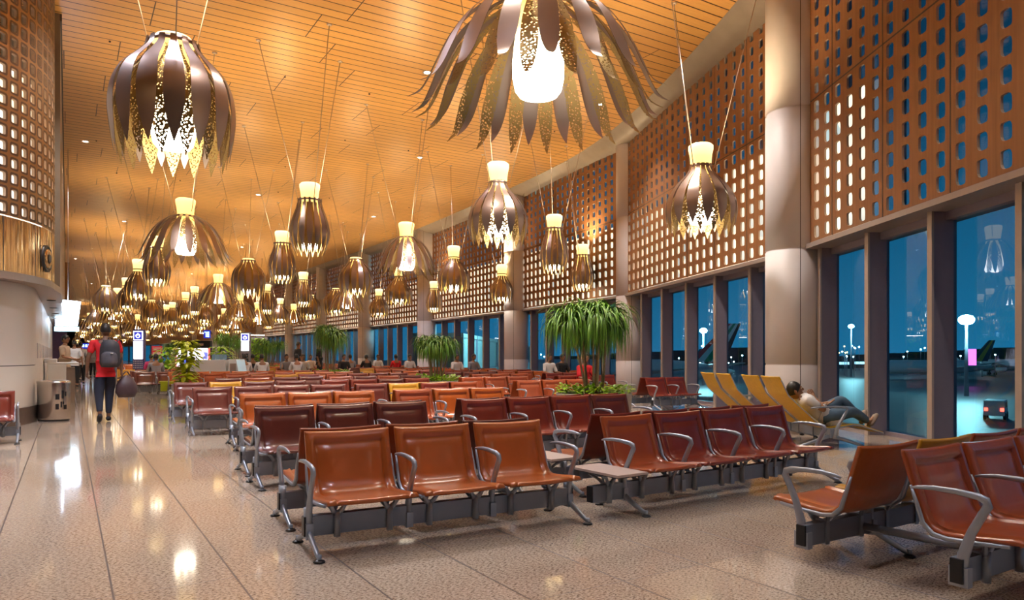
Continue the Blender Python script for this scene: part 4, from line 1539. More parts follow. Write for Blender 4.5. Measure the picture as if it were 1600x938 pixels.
# big wall screen behind the climbing plant
p = at(301, 36)
t = thing('display_screen', 'large bright screen in a black frame behind the yellow green climbing plant', 'screen', (p.x, p.y, 0), R(-YAW))
MB().box(-0.86, 0.88, 0, 0.25, 0.55, 1.95).build('casing', 'black_plastic', t)
MB().box(-0.80, 0.80, -0.02, 0, 0.62, 1.58).build('screen', 'screen_pink', t)
MB().box(-0.86, -0.79, -0.03, 0, 0.60, 1.58).box(0.79, 0.88, -0.03, 0, 0.60, 1.58).build('side_strip', 'screen_red', t)
MB().add([(-0.6, -0.03, .75), (-0.1, -0.03, .70), (-0.25, -0.03, .95), (-0.4, -0.03, 1.2), (-0.62, -0.03, 1.0)], [(0, 1, 2, 3, 4)]).add([(0.45, -0.03, 1.05), (0.75, -0.03, 1.0), (0.78, -0.03, 1.35), (0.55, -0.03, 1.4), (0.62, -0.03, 1.2)], [(0, 1, 2, 3, 4)]).build('picture', 'screen_blue', t)
MB().box(0.1, 0.55, -0.015, 0, 1.70, 1.82).build('caption_plate', 'cloth_grey', t)
MB().box(-0.7, 0.7, 0.05, 0.2, 0, 0.55).build('stand', 'black_plastic', t)
# gate number sign
def seven_segment(mb, ch, x, z, w_, h_, y=-0.02, th=0.03):
    seg = {'7': 'abc', '8': 'abcdefg', '1': 'bc', '2': 'abged', '3': 'abgcd', '4': 'fgbc', '0': 'abcdef'}[ch]
    P = {'a': (0, w_, h_ - th, h_), 'd': (0, w_, 0, th), 'g': (0, w_, h_ / 2 - th / 2, h_ / 2 + th / 2), 'b': (w_ - th, w_, h_ / 2, h_), 'c': (w_ - th, w_, 0, h_ / 2), 'f': (0, th, h_ / 2, h_), 'e': (0, th, 0, h_ / 2)}
    for s in seg:
        a, b, c, d = P[s]
        mb.box(x + a, x + b, y - 0.01, y, z + c, z + d)
p = at(323, 36)
t = thing('gate_sign', 'hanging dark blue gate sign reading 78 above the wall screen', 'sign', (p.x, p.y, 2.08), R(-YAW))
MB().box(-0.15, 0.17, -0.02, 0.05, 0, 0.40).build('board', 'sign_blue', t)
mb = MB(); seven_segment(mb, '7', -0.11, 0.06, 0.10, 0.26); seven_segment(mb, '8', 0.03, 0.06, 0.10, 0.26)
mb.build('numerals', 'sign_cyan', t)
MB().tube([(0, 0.02, 0.4), (0, 0.02, CEIL - 2.08)], 0.012, 6).build('hanger', 'cable_steel', t)
p = at(140, 75)
t = thing('gate_sign', 'blue and white overhead sign beyond the man in red', 'sign', (p.x, p.y, 1.95), R(-YAW))
MB().box(-0.9, 0.9, 0, 0.1, 0, 0.55).build('board', 'sign_blue', t)
mb = MB()
for k in range(5): mb.box(-0.75 + k * .32, -0.55 + k * .32, -0.02, 0, 0.15, 0.42)
mb.build('lettering', 'sign_cyan', t)
MB().tube([(0, 0.05, 0.5), (0, 0.05, CEIL - 1.95)], 0.03, 6).build('hanger', 'cable_steel', t)
# white counter booth
p = at(338, 24)
t = thing('service_counter', 'white service counter with pale blue glass screens behind the seats', 'counter', (p.x, p.y, 0), R(-YAW))
MB().add([(-0.75, -0.3, 0), (0.50, -0.3, 0), (0.50, 0.5, 0), (-0.75, 0.5, 0), (-0.75, -0.42, 1.06), (0.46, -0.42, 1.06), (0.46, 0.5, 1.06), (-0.75, 0.5, 1.06)],
         [(3, 2, 1, 0), (4, 5, 6, 7), (0, 1, 5, 4), (1, 2, 6, 5), (2, 3, 7, 6), (3, 0, 4, 7)]).build('body', 'white_laminate', t, 0.01)
MB().prism([(-0.8, -0.46), (0.9, -0.46), (0.9, 0.55), (-0.8, 0.55)], 0.44, 0.47).build('shelf', 'white_laminate', t)
MB().add([(0.50, -0.35, 0.42), (0.92, -0.35, 0.42), (0.80, -0.35, 1.08), (0.55, -0.35, 1.08), (0.50, 0.4, 0.42), (0.92, 0.4, 0.42), (0.80, 0.4, 1.08), (0.55, 0.4, 1.08)],
         [(0, 1, 2, 3), (7, 6, 5, 4), (1, 5, 6, 2), (0, 3, 7, 4), (3, 2, 6, 7)]).build('side_unit', 'white_laminate', t, 0.01)
MB().box(0.60, 0.80, -0.37, -0.352, 0.56, 0.94).build('recess', 'canopy_metal', t)
for k in range(4):
    MB().box(-0.02 + k * .125, 0.095 + k * .125, -0.30, -0.29, 1.06, 1.24).build('glass_screen', 'blue_glass', t)
# steel litter bin
p = at(84, 13.2)
t = thing('litter_bin', 'shiny steel round litter bin with dark stickers beside the kiosk wall', 'bin', (p.x, p.y, 0), R(-40))
MB().lathe([(0.275, 0.03), (0.285, 0.06), (0.285, 0.70)], 48, 0, capb=True, sx=1.0, sy=0.8).build('body', 'steel_bin', t)
MB().lathe([(0.265, 0.0), (0.27, 0.035)], 48, 0, capb=True, sx=1.0, sy=0.8).build('base', 'black_plastic', t)
MB().lathe([(0.295, 0.69), (0.295, 0.73), (0.26, 0.74), (0.16, 0.735), (0.15, 0.68)], 48, 0, sx=1.0, sy=0.8).build('rim', 'steel_bin', t)
MB().lathe([(0.155, 0.66), (0.02, 0.66)], 32, 0, capt=True, sx=1.0, sy=0.8).build('opening', 'black_plastic', t)
st = MB()
for (a0, a1, z0, z1) in ((-62, -48, .40, .50), (-40, -32, .42, .56), (-28, -20, .46, .54), (-62, -50, .22, .32), (-44, -38, .26, .36), (-32, -18, .22, .30), (-36, -30, .31, .36)):
    st.lathe([(0.2865, z0), (0.2865, z1)], 6, 0, a0=R(a0 + 12), a1=R(a1 + 12), sx=1.0, sy=0.8)
st.build('sticker', 'black_plastic', t)
# white desk beside the beige-shirted man
p = at(100, 18.5)
t = thing('check_desk', 'white boarding desk behind the litter bin', 'desk', (p.x, p.y, 0), 0)
MB().box(-0.35, 0.32, -0.6, 0.6, 0.98, 1.03).box(-0.35, 0.05, -0.6, 0.6, 0.08, 0.98).build('body', 'white_laminate', t, 0.01)
MB().box(-0.42, -0.15, -0.6, 0.6, 1.03, 1.12).build('ledge', 'white_laminate', t, 0.01)
MB().box(0.05, 0.24, -0.55, 0.55, 0.0, 0.90).build('front_panel', 'steel_bin', t)
# bright light box hanging at the end of the canopy
p = at(104, 24.0)
t = thing('light_box_sign', 'glowing white light box sign hanging at the end of the kiosk canopy', 'sign', (p.x, p.y, 2.2), R(-YAW))
MB().add([(-0.38, 0, 0.0), (0.28, 0, 0.0), (0.39, 0, 0.82), (-0.38, 0, 0.90), (-0.38, .15, 0.0), (0.28, .15, 0.0), (0.39, .15, 0.82), (-0.38, .15, 0.90)],
         [(0, 1, 2, 3), (7, 6, 5, 4), (0, 4, 5, 1), (1, 5, 6, 2), (2, 6, 7, 3), (3, 7, 4, 0)]).build('light_panel', 'ice_light', t)
MB().box(-0.38, 0.30, -0.05, 0.2, -0.18, -0.03).build('lower_strip', 'sign_cyan', t)
MB().tube([(0, .08, .86), (0, .08, CEIL - 2.2)], 0.015, 6).build('hanger', 'cable_steel', t)
# blue light strips on the kiosk edge
for y_ in (20, 27):
    s = MB().box(-0.11, -0.09, y_, y_ + 5, 2.40, 2.435).build('light_strip', 'ice_light')
    tag(s, 'cool white light strip under the edge of the kiosk canopy', 'light', 'light strips under the canopy')

# ------------------------------------------------------------------ people
def skinned(verts, edges, radii, mat, name, sub=1):
    me = bpy.data.meshes.new(name)
    me.from_pydata([tuple(v) for v in verts], edges, [])
    o = bpy.data.objects.new(name, me)
    C.objects.link(o)
    s = o.modifiers.new('skin', 'SKIN')
    s.use_smooth_shade = True
    if not me.skin_vertices:
        bpy.context.view_layer.objects.active = o
    lay = me.skin_vertices[0].data if me.skin_vertices else me.attributes
    for i, r in enumerate(radii):
        rr = r if isinstance(r, tuple) else (r, r)
        me.skin_vertices[0].data[i].radius = rr
    me.skin_vertices[0].data[0].use_root = True
    sb = o.modifiers.new('sub', 'SUBSURF')
    sb.levels = sub
    sb.render_levels = sub
    dg = bpy.context.evaluated_depsgraph_get()
    ev = o.evaluated_get(dg)
    out = bpy.data.meshes.new_from_object(ev)
    out.materials.clear()
    out.materials.append(MAT[mat])
    out.polygons.foreach_set('use_smooth', [True] * len(out.polygons))
    bpy.data.objects.remove(o)
    out.name = name
    return out

STAND = dict(pelvis=(0, 0, .95), waist=(0, 0, 1.08), chest=(0, 0, 1.26), upper=(0, .01, 1.40), neck=(0, 0, 1.50), skull=(0, -.01, 1.56), head=(0, -.015, 1.635), face=(0, -1, 0),
             sl=(.17, .01, 1.41), el=(.245, .03, 1.14), wl=(.26, -.05, .90), sr=(-.17, .01, 1.41), er=(-.245, .03, 1.14), wr=(-.26, -.05, .90),
             hl=(.095, 0, .90), kl=(.10, -.02, .50), al=(.10, .02, .085), hr=(-.095, 0, .90), kr=(-.10, -.02, .50), ar=(-.10, .02, .085), tl=(.11, -.15, .03), tr=(-.11, -.15, .03))
def pose(**k):
    d = dict(STAND); d.update(k); return d
SIT = pose(pelvis=(0, .10, .46), waist=(0, .13, .58), chest=(0, .13, .76), upper=(0, .12, .90), neck=(0, .10, 1.00), skull=(0, .09, 1.06), head=(0, .07, 1.13), sl=(.17, .11, .90), el=(.23, .02, .66), wl=(.12, -.20, .60), sr=(-.17, .11, .90),
           er=(-.23, .02, .66), wr=(-.12, -.20, .60), hl=(.09, .06, .45), kl=(.12, -.38, .50), al=(.12, -.36, .09), hr=(-.09, .06, .45), kr=(-.12, -.38, .50), ar=(-.12, -.36, .09), tl=(.13, -.53, .03), tr=(-.13, -.53, .03))

def person(label, P, skin, top, bottom, shoe='cloth_black', loc=(0, 0, 0), rot=0.0, sleeves=0.55, hair='hair_black', group=None, proto=None, grip=False):
    t = thing('person', label, 'person', loc, rot, group)
    V = {k: Vector(v) for k, v in P.items()}
    verts, edges, rad = [], [], []
    idx = {}
    def add(k, p, r, par=None):
        verts.append(Vector(p)); rad.append(r); idx[k] = len(verts) - 1
        if par is not None: edges.append((idx[par], idx[k]))
    add('pelvis', V['pelvis'], (.135, .10)); add('waist', V['waist'], (.12, .09), 'pelvis'); add('chest', V['chest'], (.14, .10), 'waist'); add('upper', V['upper'], (.12, .085), 'chest')
    add('neck', V['neck'], .055, 'upper'); add('skull', V['skull'], .05, 'neck')
    for s in 'lr':
        S_, E_, W_ = V['s' + s], V['e' + s], V['w' + s]
        add('s' + s, S_, .062, 'upper'); add('u' + s, (S_ + E_) / 2, .048, 's' + s); add('e' + s, E_, .038, 'u' + s); add('f' + s, (E_ + W_) / 2, .036, 'e' + s); add('w' + s, W_, .024, 'f' + s)
        d = (W_ - E_).normalized()
        fwd = V['face']
        n = d.cross(fwd)
        n = n.normalized() if n.length > .05 else Vector((1, 0, 0))
        palm = W_ + d * 0.055
        add('p' + s, palm, (.034, .018), 'w' + s)
        curl = n.cross(d).normalized() * (1 if True else -1)
        for q, (off, ln) in enumerate(((-.030, .070), (-.010, .080), (.010, .075), (.029, .060))):
            side = curl * off
            inward = n * (.012 if s == 'l' else -.012) * (2.5 if grip else 1)
            k1 = palm + d * .042 + side
            add('k%d%s' % (q, s), k1, .0105, 'p' + s)
            add('m%d%s' % (q, s), k1 + d * ln * .5 + inward, .0095, 'k%d%s' % (q, s))
            add('t%d%s' % (q, s), k1 + d * ln * (.92 if not grip else .6) + inward * 2.6, .008, 'm%d%s' % (q, s))
        add('th1' + s, palm - d * .02 - curl * .035, .012, 'p' + s)
        add('th2' + s, palm + d * .02 - curl * .058, .010, 'th1' + s)
        add('th3' + s, palm + d * .048 - curl * .062, .009, 'th2' + s)
        Hh, Kk, A_ = V['h' + s], V['k' + s], V['a' + s]
        add('h' + s, Hh, .088, 'pelvis'); add('q' + s, (Hh + Kk) / 2, .078, 'h' + s); add('g' + s, Kk, .056, 'q' + s); add('c' + s, Kk * .62 + A_ * .38, .055, 'g' + s); add('a' + s, A_, .036, 'c' + s); add('o' + s, V['t' + s], .030, 'a' + s)
    body = skinned(verts, edges, rad, skin, 'body', 1)
    # head with brow, nose, ears, eyes, joined into the body mesh
    fd = V['face'].normalized()
    up = (V['head'] - V['skull']).normalized()
    rt = fd.cross(up).normalized()
    up = rt.cross(fd).normalized()
    M = Matrix((rt, fd * -1, up)).transposed()       # columns: right, back, up
    hb = MB()
    hc = V['head'] + up * 0.015
    hb.ball(hc, .076, .096, .118, 0, 16, 12, M)
    hb.ball(hc + fd * .028 - up * .062, .056, .060, .050, 0, 12, 8, M)          # jaw
    hb.ball(hc + fd * .100 - up * .018, .013, .020, .022, 0, 8, 6, M)           # nose
    hb.ball(hc + fd * .088 + up * .022, .052, .014, .012, 0, 10, 6, M)          # brow
    hb.ball(hc + fd * .086 - up * .058, .024, .010, .008, 2, 8, 6, M)           # lips
    for sgn in (-1, 1):
        hb.ball(hc + rt * sgn * .078 + fd * -.008 - up * .008, .010, .020, .032, 0, 8, 6, M)
        hb.ball(hc + rt * sgn * .030 + fd * .086 + up * .004, .013, .009, .008, 1, 8, 6, M)
        hb.ball(hc + rt * sgn * .030 + fd * .094 + up * .004, .006, .004, .006, 3, 6, 5, M)
    bm = bmesh.new(); bm.from_mesh(body)
    hm = hb.mesh('h', [skin, 'eye_white', 'cloth_pink', 'hair_black']); bm.from_mesh(hm)
    bm.to_mesh(body); bm.free(); bpy.data.meshes.remove(hm)
    body.materials.append(MAT['eye_white']); body.materials.append(MAT[skin]); body.materials.append(MAT['hair_black'])
    link('body', body, t)
    # hair cap
    hh = MB()
    n, m = 20, 9
    vs, fs = [], []
    for i in range(m + 1):
        ph = PI * 0.60 * i / m
        for k in range(n):
            a = 2 * PI * k / n
            front = max(0, -math.sin(a))
            php = ph * (1 - 0.42 * front)
            q = Vector((.084 * math.sin(php) * math.cos(a), .104 * math.sin(php) * math.sin(a), .128 * math.cos(php)))
            q *= 1 + 0.02 * math.sin(a * 7 + i * 2)
            vs.append(hc + M @ q)
    for i in range(m):
        for k in range(n):
            fs.append((i * n + k, (i + 1) * n + k, (i + 1) * n + (k + 1) % n, i * n + (k + 1) % n))
    hh.add(vs, fs, 0, True)
    hh.build('hair', hair, t)
    # shirt
    verts, edges, rad = [], [], []
    idx = {}
    lowp = V['pelvis'] + (V['pelvis'] - V['waist']).normalized() * .06
    add('pelvis', V['pelvis'], (.158, .125)); add('waist', V['waist'], (.148, .120), 'pelvis'); add('chest', V['chest'], (.165, .125), 'waist'); add('upper', V['upper'], (.135, .10), 'chest'); add('neck', V['neck'] - (V['neck'] - V['upper']) * .35, .066, 'upper')
    add('hem', lowp, (.150, .118), 'pelvis')
    for s in 'lr':
        S_, E_, W_ = V['s' + s], V['e' + s], V['w' + s]
        add('s' + s, S_, .080, 'upper')
        if sleeves <= 1:
            add('c' + s, S_.lerp(E_, sleeves * .5), .070, 's' + s); add('d' + s, S_.lerp(E_, sleeves * 1.25), .064, 'c' + s)
        else:
            add('c' + s, S_.lerp(E_, .5), .064, 's' + s); add('d' + s, E_, .053, 'c' + s); add('e' + s, E_.lerp(W_, .9), .038, 'd' + s)
    link('shirt', skinned(verts, edges, rad, top, 'shirt', 1), t)
    verts, edges, rad = [], [], []
    idx = {}
    add('pelvis', V['pelvis'], (.148, .118)); add('belt', V['pelvis'].lerp(V['waist'], .3), (.138, .112), 'pelvis')
    for s in 'lr':
        Hh, Kk, A_ = V['h' + s], V['k' + s], V['a' + s]
        add('h' + s, Hh, .108, 'pelvis'); add('q' + s, (Hh + Kk) / 2, .100, 'h' + s); add('g' + s, Kk, .083, 'q' + s); add('c' + s, Kk * .55 + A_ * .45, .066, 'g' + s); add('a' + s, A_ + (Kk - A_) * .08, .054, 'c' + s)
    link('trousers', skinned(verts, edges, rad, bottom, 'trousers', 1), t)
    for s in 'lr':
        A_, T_ = V['a' + s], V['t' + s]
        d = (T_ - A_); d.normalize()
        u2 = (V['k' + s] - A_).normalized()
        sb = MB()
        heel = A_ - u2 * .035
        sb.tube([heel - d * .05, heel, heel.lerp(T_, .5), T_, T_ + d * .045], [.030, .045, .044, .042, .022], 10, flat=.85)
        sb.build('shoe', shoe, t)
    return t

# man in the red shirt walking away
p = at(165, 12.9)
MX, MY = p.x, p.y
person('person in red shirt and dark trousers walking away with a backpack and a bag', pose(
    sl=(.19, 0, 1.41), el=(.27, .06, 1.15), wl=(.29, .02, .92), sr=(-.19, 0, 1.41), er=(-.24, .02, 1.15), wr=(-.25, .04, .92),
    hl=(.09, 0, .90), kl=(.10, .05, .50), al=(.09, .20, .14), tl=(.10, .09, .03), kr=(-.06, -.10, .50), ar=(-.045, -.04, .09), tr=(-.05, -.20, .03)),
    'skin_dark', 'cloth_red', 'cloth_navy', loc=(MX, MY, 0.012), rot=PI - R(2), sleeves=.62, grip=True)
# backpack on his back: local +y of the figure is his back, he faces away so it points to the camera
def backpack(x, y, z, rot):
    t = thing('backpack', 'black and grey backpack on the back of the person in red', 'backpack', (x, y, z), rot)
    mb = MB()
    prof = [(0.02, -.25), (.14, -.245), (.165, -.18), (.165, -.02), (.16, .10), (.135, .19), (.08, .235), (.02, .25)]
    mb.lathe(prof, 20, 0, sy=.62, smooth=True, capb=True, capt=True)
    mb.build('main_body', 'bag_charcoal', t)
    mb = MB().lathe([(0.02, -.22), (.115, -.215), (.135, -.15), (.13, -.02), (.09, .03), (.02, .04)], 16, 0, (0, -.055, 0), sy=.6, capb=True, capt=True)
    mb.build('front_pocket', 'bag_slate', t)
    for s in (-1, 1):
        MB().tube([(s * .10, .06, .21), (s * .125, .12, .255), (s * .15, .21, .23), (s * .165, .24, .10), (s * .17, .18, -.06), (s * .15, .07, -.18)], .016, 8, flat=.5).build('strap', 'bag_charcoal', t)
    MB().tube([(-.03, 0, .24), (-.02, 0, .28), (.02, 0, .28), (.03, 0, .24)], .009, 6).build('grab_handle', 'bag_charcoal', t)
    MB().lathe([(.02, 0), (.02, .008)], 12, 0, (.05, -.13, .0), capt=True).build('badge', 'cloth_white', t)
    return t
backpack(MX + 0.06, MY - 0.185, 1.24, R(-12))
t = thing('duffel_bag', 'dark brown slouching bag carried in the right hand of the person in red', 'bag', (MX + 0.33, MY - 0.04, 0.66), R(20))
MB().lathe([(.02, -.22), (.12, -.215), (.165, -.12), (.155, -.0), (.11, .10), (.05, .17), (.02, .185)], 20, 0, sx=1.15, sy=.8, capb=True, capt=True).build('bag_body', 'bag_brown', t)
MB().tube([(-.10, 0, .10), (-.07, 0, .19), (-.02, 0, .245), (.02, 0, .245), (.06, 0, .17), (.09, 0, .10)], .011, 8).build('handle', 'bag_brown', t)

# staff and queue at the left
p = at(100, 20.0)
person('person in beige shirt with dark hair standing at the white desk', pose(el=(.24, -.02, 1.15), wl=(.20, -.22, 1.06), er=(-.24, -.04, 1.15), wr=(-.16, -.28, 1.10)), 'skin_tan', 'cloth_beige', 'cloth_black', loc=(p.x + .02, p.y, 0.012), rot=R(70), sleeves=.7)
for (px, d, top, lab, r_) in ((116, 27, 'cloth_white', 'person in pale shirt queuing, nearest the beige-shirted one', 170), (126, 30, 'cloth_white', 'person in white shirt seen from behind in the queue', 180), (121, 34, 'cloth_grey', 'person in grey shirt further back in the queue', 150),
                              (145, 38, 'cloth_grey', 'person in grey partly hidden by the one in red', 160), (466, 30, 'cloth_black', 'person in black standing by the windows, farther of two', 100), (499, 29, 'cloth_black', 'person in black walking past the tall drooping plant', 60)):
    p = at(px, d)
    person(lab, STAND, 'skin_tan', top, 'cloth_black', loc=(p.x, p.y, 0.012), rot=R(r_), sleeves=.8)
seated = [(381, 9, 'cloth_white', 'person in white bending over, left of three below the right charging tower'), (394, 11, 'cloth_black', 'person in black, middle of three below the right charging tower'), (408, 9, 'cloth_white', 'person in white facing the camera under the bushy dark plant'),
          (243, 9, 'cloth_grey', 'person in grey seated in front of the red sign'), (236, 11, 'cloth_pink', 'person in pink seated behind the left charging tower'),
          (448, 10, 'cloth_grey', 'person in grey seated beside the bushy dark plant'), (462, 9, 'cloth_white', 'person in white seated left of the one walking'), (474, 10, 'cloth_white', 'person in pale top just left of the tall drooping plant'), (486, 12, 'cloth_beige', 'person in beige behind the tall drooping plant'),
          (538, 10, 'cloth_black', 'person in black, left of two right of the tall drooping plant'), (546, 11, 'cloth_grey', 'person in grey, right of two right of the tall drooping plant'), (571, 11, 'cloth_black', 'person in black seated before the fifth column'), (591, 12, 'cloth_white', 'person in white seated between the fifth column and the one in red'),
          (617, 11, 'cloth_red', 'person in red seated before the windows of the fourth bay'), (641, 10, 'cloth_white', 'person in white partly hidden by the bushy middle plant'),
          (715, 8, 'cloth_white', 'person in white seated before the windows right of the bushy middle plant'), (741, 8, 'cloth_grey', 'person in grey seated next to the one in white by the windows'),
          (880, 6, 'cloth_black', 'person in black seated near the drooping plant'), (860, 6, 'cloth_white', 'person in white shirt beside the one in black'), (916, 4, 'cloth_red', 'person in red behind the trunks of the drooping plant')]
for (px, row, top, lab) in seated:
    yy = 4.38 + 2.44 * row
    lat = (px - 800) / F
    dx, dy = FW.x + RT.x * lat, FW.y + RT.y * lat
    x = dx / dy * yy
    person(lab, SIT, 'skin_tan', top, 'cloth_black', loc=(x, yy - 0.04, 0.0), rot=R(180 if row % 2 else 0), sleeves=.8)
# person in jeans reclining on the nearest lounger
person('person in blue jeans lying on the yellow lounger beside the tall column', pose(
    pelvis=(0, -.06, .385), waist=(0, .05, .44), chest=(0, .18, .54), upper=(0, .26, .62), neck=(0, .32, .67), skull=(0, .34, .66), head=(0, .35, .72), face=(-.25, -.85, .35),
    sl=(.17, .26, .62), el=(.22, .06, .50), wl=(.06, -.08, .55), sr=(-.17, .26, .62), er=(-.23, .06, .48), wr=(-.08, .10, .62),
    hl=(.09, 0, .38), kl=(.12, -.38, .60), al=(.02, -.60, .35), hr=(-.09, 0, .38), kr=(-.10, -.42, .46), ar=(-.04, -.68, .30), tl=(.06, -.68, .43), tr=(0.0, -.80, .38)),
    'skin_tan', 'cloth_white', 'cloth_denim', 'shoe_tan', loc=(LX, LY, 0.0), rot=UR, sleeves=.6)

# ------------------------------------------------------------------ the apron outside
GZ = -5.0
ap = MB().add([(-50, -300, GZ), (900, -300, GZ), (900, 900, GZ), (-50, 900, GZ)], [(0, 1, 2, 3)]).build('ground_outside', 'asphalt')
struct(ap, 'dark airport apron at night outside the windows', 'ground')
fb = MB()
for i in range(nb_ if False else 26):
    p = at(900 + i * 46, 520)
    h = 6 + (i * 37 % 9)
    fb.box(p.x - 14, p.x + 14, p.y - 10, p.y + 10, GZ, GZ + h)
fbo = fb.build('far_building', 'far_building')
tag(fbo, 'low dark buildings along the far side of the apron', 'building', None, 'stuff')
def flood_mast(px, py, d, size, label, watt):
    z = CAMZ + (HOR - py) * d / F
    p = at(px, d)
    t = thing('floodlight_mast', label, 'floodlight', (p.x, p.y, GZ), 0, 'apron floodlights')
    MB().tube([(0, 0, 0), (0, 0, z - GZ)], [0.35, 0.15], 8).build('mast', 'mullion_paint', t)
    MB().ball((0, 0, z - GZ), size, size, size * .7, 0, 12, 8).build('lamp_head', 'flood_glow', t)
    ld = bpy.data.lights.new('flood', 'POINT'); ld.energy = watt; ld.color = (.45, .92, 1); ld.shadow_soft_size = 1.5
    lo = bpy.data.objects.new('flood', ld); C.objects.link(lo); lo.parent = t; lo.location = (-1.5, -1.5, z - GZ - 1.5)
flood_mast(1510, 500, 110, 1.1, 'brightest floodlight outside the last window on the right', 800)
flood_mast(1099, 517, 150, 0.75, 'bright floodlight outside the windows right of the second column', 4000)
flood_mast(1330, 510, 210, 0.75, 'floodlight on a tall mast outside beside the nearest column', 5000)
flood_mast(807, 465, 50, 0.25, 'added floodlight for the boarding bridge, hidden behind the third column', 1100)  # mast added out of sight to brighten the bridge wall
rnd = random.Random(12)
for i in range(46):
    if i == 43:
        continue
    px = rnd.choice([rnd.uniform(1310, 1345), rnd.uniform(1390, 1450), rnd.uniform(1490, 1575), rnd.uniform(1040, 1195), rnd.uniform(830, 960)])
    d = rnd.uniform(190, 310)
    p = at(px, d)
    z = CAMZ + rnd.uniform(-12, 16) * d / F
    z = max(z, GZ + .6)
    q = .28 * d / 300
    o = MB().ball((0, 0, 0), q, q, q, 0, 6, 4).tube([(0, 0, -q), (0, 0, GZ - z)], .09, 4, 1).build('apron_light', [rnd.choice(['far_glow', 'far_glow', 'far_glow', 'amber_glow']), 'mullion_paint'], None, 0, (p.x, p.y, z))
    tag(o, 'tiny distant light across the apron', 'light', 'tiny distant lights across the apron')
for i in range(6):
    p = at(1300 + i * 46, 345 + 15 * i)
    b = MB().box(-9, 9, -6, 6, 0, 5).box(-7, 7, -6.1, -6.0, 2, 3.2, 1).build('terminal_block', ['far_building', 'window_glow'], None, 0, (p.x, p.y, GZ), R(-YAW - 20))
    tag(b, 'dim low block with a strip of lit windows across the apron', 'building', 'low blocks across the apron')
p = at(1518, 150)
mgt = MB().box(-0.9, 0.9, 0, 0.4, 0, 3.4).build('advertising_board', 'magenta_glow', None, 0, (p.x, p.y, CAMZ - 15 * 150 / F), R(-45))
tag(mgt, 'glowing magenta board across the apron', 'sign')
# service van
p = at(1556, 70)
t = thing('service_van', 'pale service van with red tail lights on the apron', 'van', (p.x, p.y, GZ), R(20))
MB().box(-2.1, 1.2, -.85, .85, .45, 1.9).add([(1.2, -.85, .45), (2.1, -.85, .45), (2.1, -.85, 1.1), (1.5, -.85, 1.8), (1.2, -.85, 1.9), (1.2, .85, .45), (2.1, .85, .45), (2.1, .85, 1.1), (1.5, .85, 1.8), (1.2, .85, 1.9)],
    [(0, 1, 2, 3, 4), (9, 8, 7, 6, 5), (1, 6, 7, 2), (2, 7, 8, 3), (3, 8, 9, 4), (0, 5, 6, 1)]).build('body', 'plane_white', t, .08)
for q in (-1.3, 1.3):
    for s in (-1, 1):
        mb = MB().lathe([(.36, -.12), (.36, .12)], 16, capb=True, capt=True)
        mb.v = [(a + q, c + s * .8, b + .36) for (a, b, c) in mb.v]
        mb.build('wheel', 'rubber', t)
MB().box(-2.14, -2.1, -.8, -.5, .9, 1.2).box(-2.14, -2.1, .5, .8, .9, 1.2).build('tail_light', 'tail_red_glow', t)
MB().box(-1.6, .9, -.87, -.86, 1.2, 1.7).build('side_window', 'black_plastic', t)
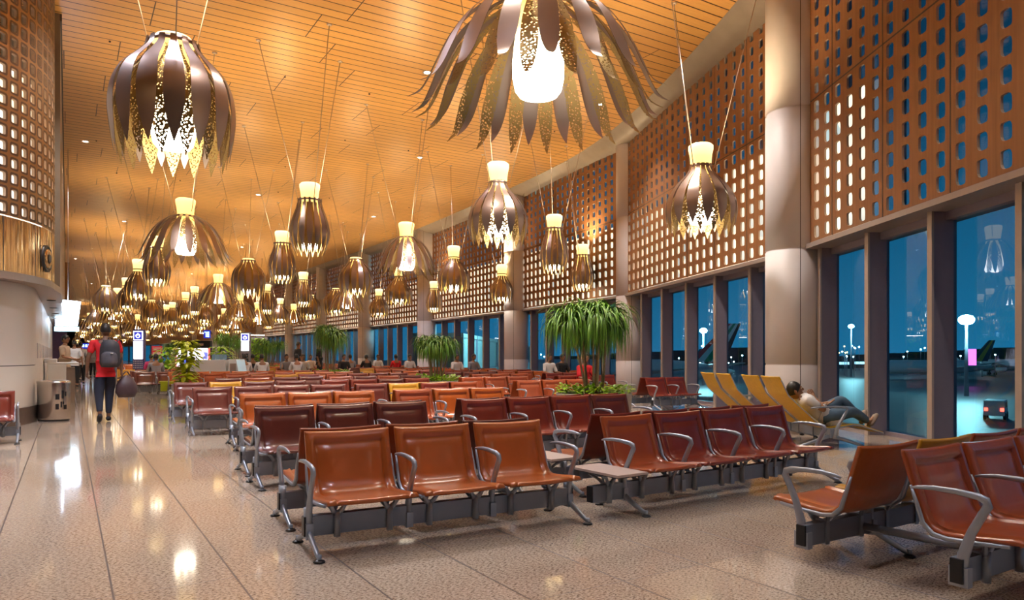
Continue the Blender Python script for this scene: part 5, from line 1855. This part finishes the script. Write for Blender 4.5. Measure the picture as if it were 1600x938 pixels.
# aircraft
def aircraft(x, y, rot, s, label, fins):
    t = thing('aircraft', label, 'aircraft', (x, y, GZ), rot)
    t.scale = (s, s, s)
    mb = MB()
    pr = [(0.05, -19), (1.0, -18), (1.7, -16), (2.0, -13), (2.0, 8), (1.6, 13), (.8, 18), (.2, 20)]
    mb.lathe(pr, 20, 0)
    mb.v = [(c, a, b + 3.6) for (a, b, c) in mb.v]
    mb.build('fuselage', 'plane_white', t)
    for sg in (-1, 1):
        MB().add([(-3, sg * 1.5, 2.9), (4, sg * 1.5, 2.9), (9, sg * 16, 4.3), (7.4, sg * 16, 4.3), (-3, sg * 1.5, 3.3), (4, sg * 1.5, 3.3), (9, sg * 16, 4.4), (7.4, sg * 16, 4.4)],
                 [(0, 1, 2, 3), (7, 6, 5, 4), (0, 3, 7, 4), (1, 5, 6, 2), (2, 6, 7, 3)]).build('wing', 'plane_white', t)
        MB().add([(15, sg * .5, 4.4), (18, sg * .5, 4.4), (20, sg * 5.5, 5), (19, sg * 5.5, 5), (15, sg * .5, 4.6), (18, sg * .5, 4.6), (20, sg * 5.5, 5.1), (19, sg * 5.5, 5.1)],
                 [(0, 1, 2, 3), (7, 6, 5, 4), (0, 3, 7, 4), (1, 5, 6, 2), (2, 6, 7, 3)]).build('tailplane', 'plane_white', t)
        eg = MB().lathe([(.7, -1.6), (1.0, -1.0), (.95, .8), (.5, 1.8)], 14, capt=True)
        eg.v = [(c + 1.5, a + sg * 5.2, b + 2.1) for (a, b, c) in eg.v]
        eg.build('engine', 'plane_white', t)
        MB().tube([(2, sg * 2.2, 3), (2, sg * 2.2, .5)], .2, 6).tube([(2, sg * 2.2 - .4, .5), (2, sg * 2.2 + .4, .5)], .5, 10).build('landing_gear', 'rubber', t)
    MB().tube([(-15, 0, 2.6), (-15, 0, .45)], .16, 6).tube([(-15, -.25, .42), (-15, .25, .42)], .42, 10).build('nose_gear', 'rubber', t)
    n = len(fins)
    a0, a1, b0, b1 = Vector((12.5, 5.2)), Vector((18.5, 5.2)), Vector((19.0, 11.5)), Vector((21.0, 11.5))
    fn = MB()
    for k, m in enumerate(fins):
        u0, u1 = k / n, (k + 1) / n
        q = [a0.lerp(a1, u0), a0.lerp(a1, u1), b0.lerp(b1, u1), b0.lerp(b1, u0)]
        vs = [(v.x, -.15, v.y) for v in q] + [(v.x, .15, v.y) for v in q]
        fn.add(vs, [(0, 1, 2, 3), (7, 6, 5, 4), (0, 4, 5, 1), (1, 5, 6, 2), (2, 6, 7, 3), (3, 7, 4, 0)], k)
    fn.build('tail_fin', fins, t)
    return t
p = at(958, 118)
aircraft(p.x, p.y, R(-YAW), 1.0, 'airliner tail with red, green and white sweep outside the second window bay', ['plane_red', 'plane_white', 'plane_green', 'plane_white', 'cloth_black'])
p = at(1455, 190)
aircraft(p.x, p.y, R(8 - YAW), .9, 'parked dark airliner with a gold pattern on its tail seen through the near windows', ['plane_navy', 'plane_gold', 'plane_navy'])
p = at(1560, 230)
aircraft(p.x, p.y, R(170 - YAW), .9, 'white airliner far out on the apron at the right', ['plane_white', 'plane_white'])
# glazed boarding bridge leaving the building
t = thing('boarding_bridge', 'long boarding bridge with glazed pale green panels leading out from the building', 'jet bridge', (18.2, 41.5, 0), math.atan2(.79, .61))
L_ = 62
mb = MB().box(0, L_, -3.4, 0, -1.4, 0.25).box(0, L_, -3.4, 0, 2.35, 2.6)
mb.build('deck', 'bridge_panel', t)
MB().box(0, L_, -3.3, -0.1, 0.25, 2.35).build('side_panel', 'bridge_panel', t)
mb = MB()
for k in range(11):
    mb.box(k * 6, k * 6 + .08, -3.45, .05, -1.4, 2.62)
mb.box(0, L_, -3.43, .03, .22, .30)
mb.build('rib', 'mullion_paint', t)
for k in range(4):
    MB().tube([(6 + k * 16, -1.7, -5), (6 + k * 16, -1.7, -1.4)], .35, 10).build('support', 'mullion_paint', t)
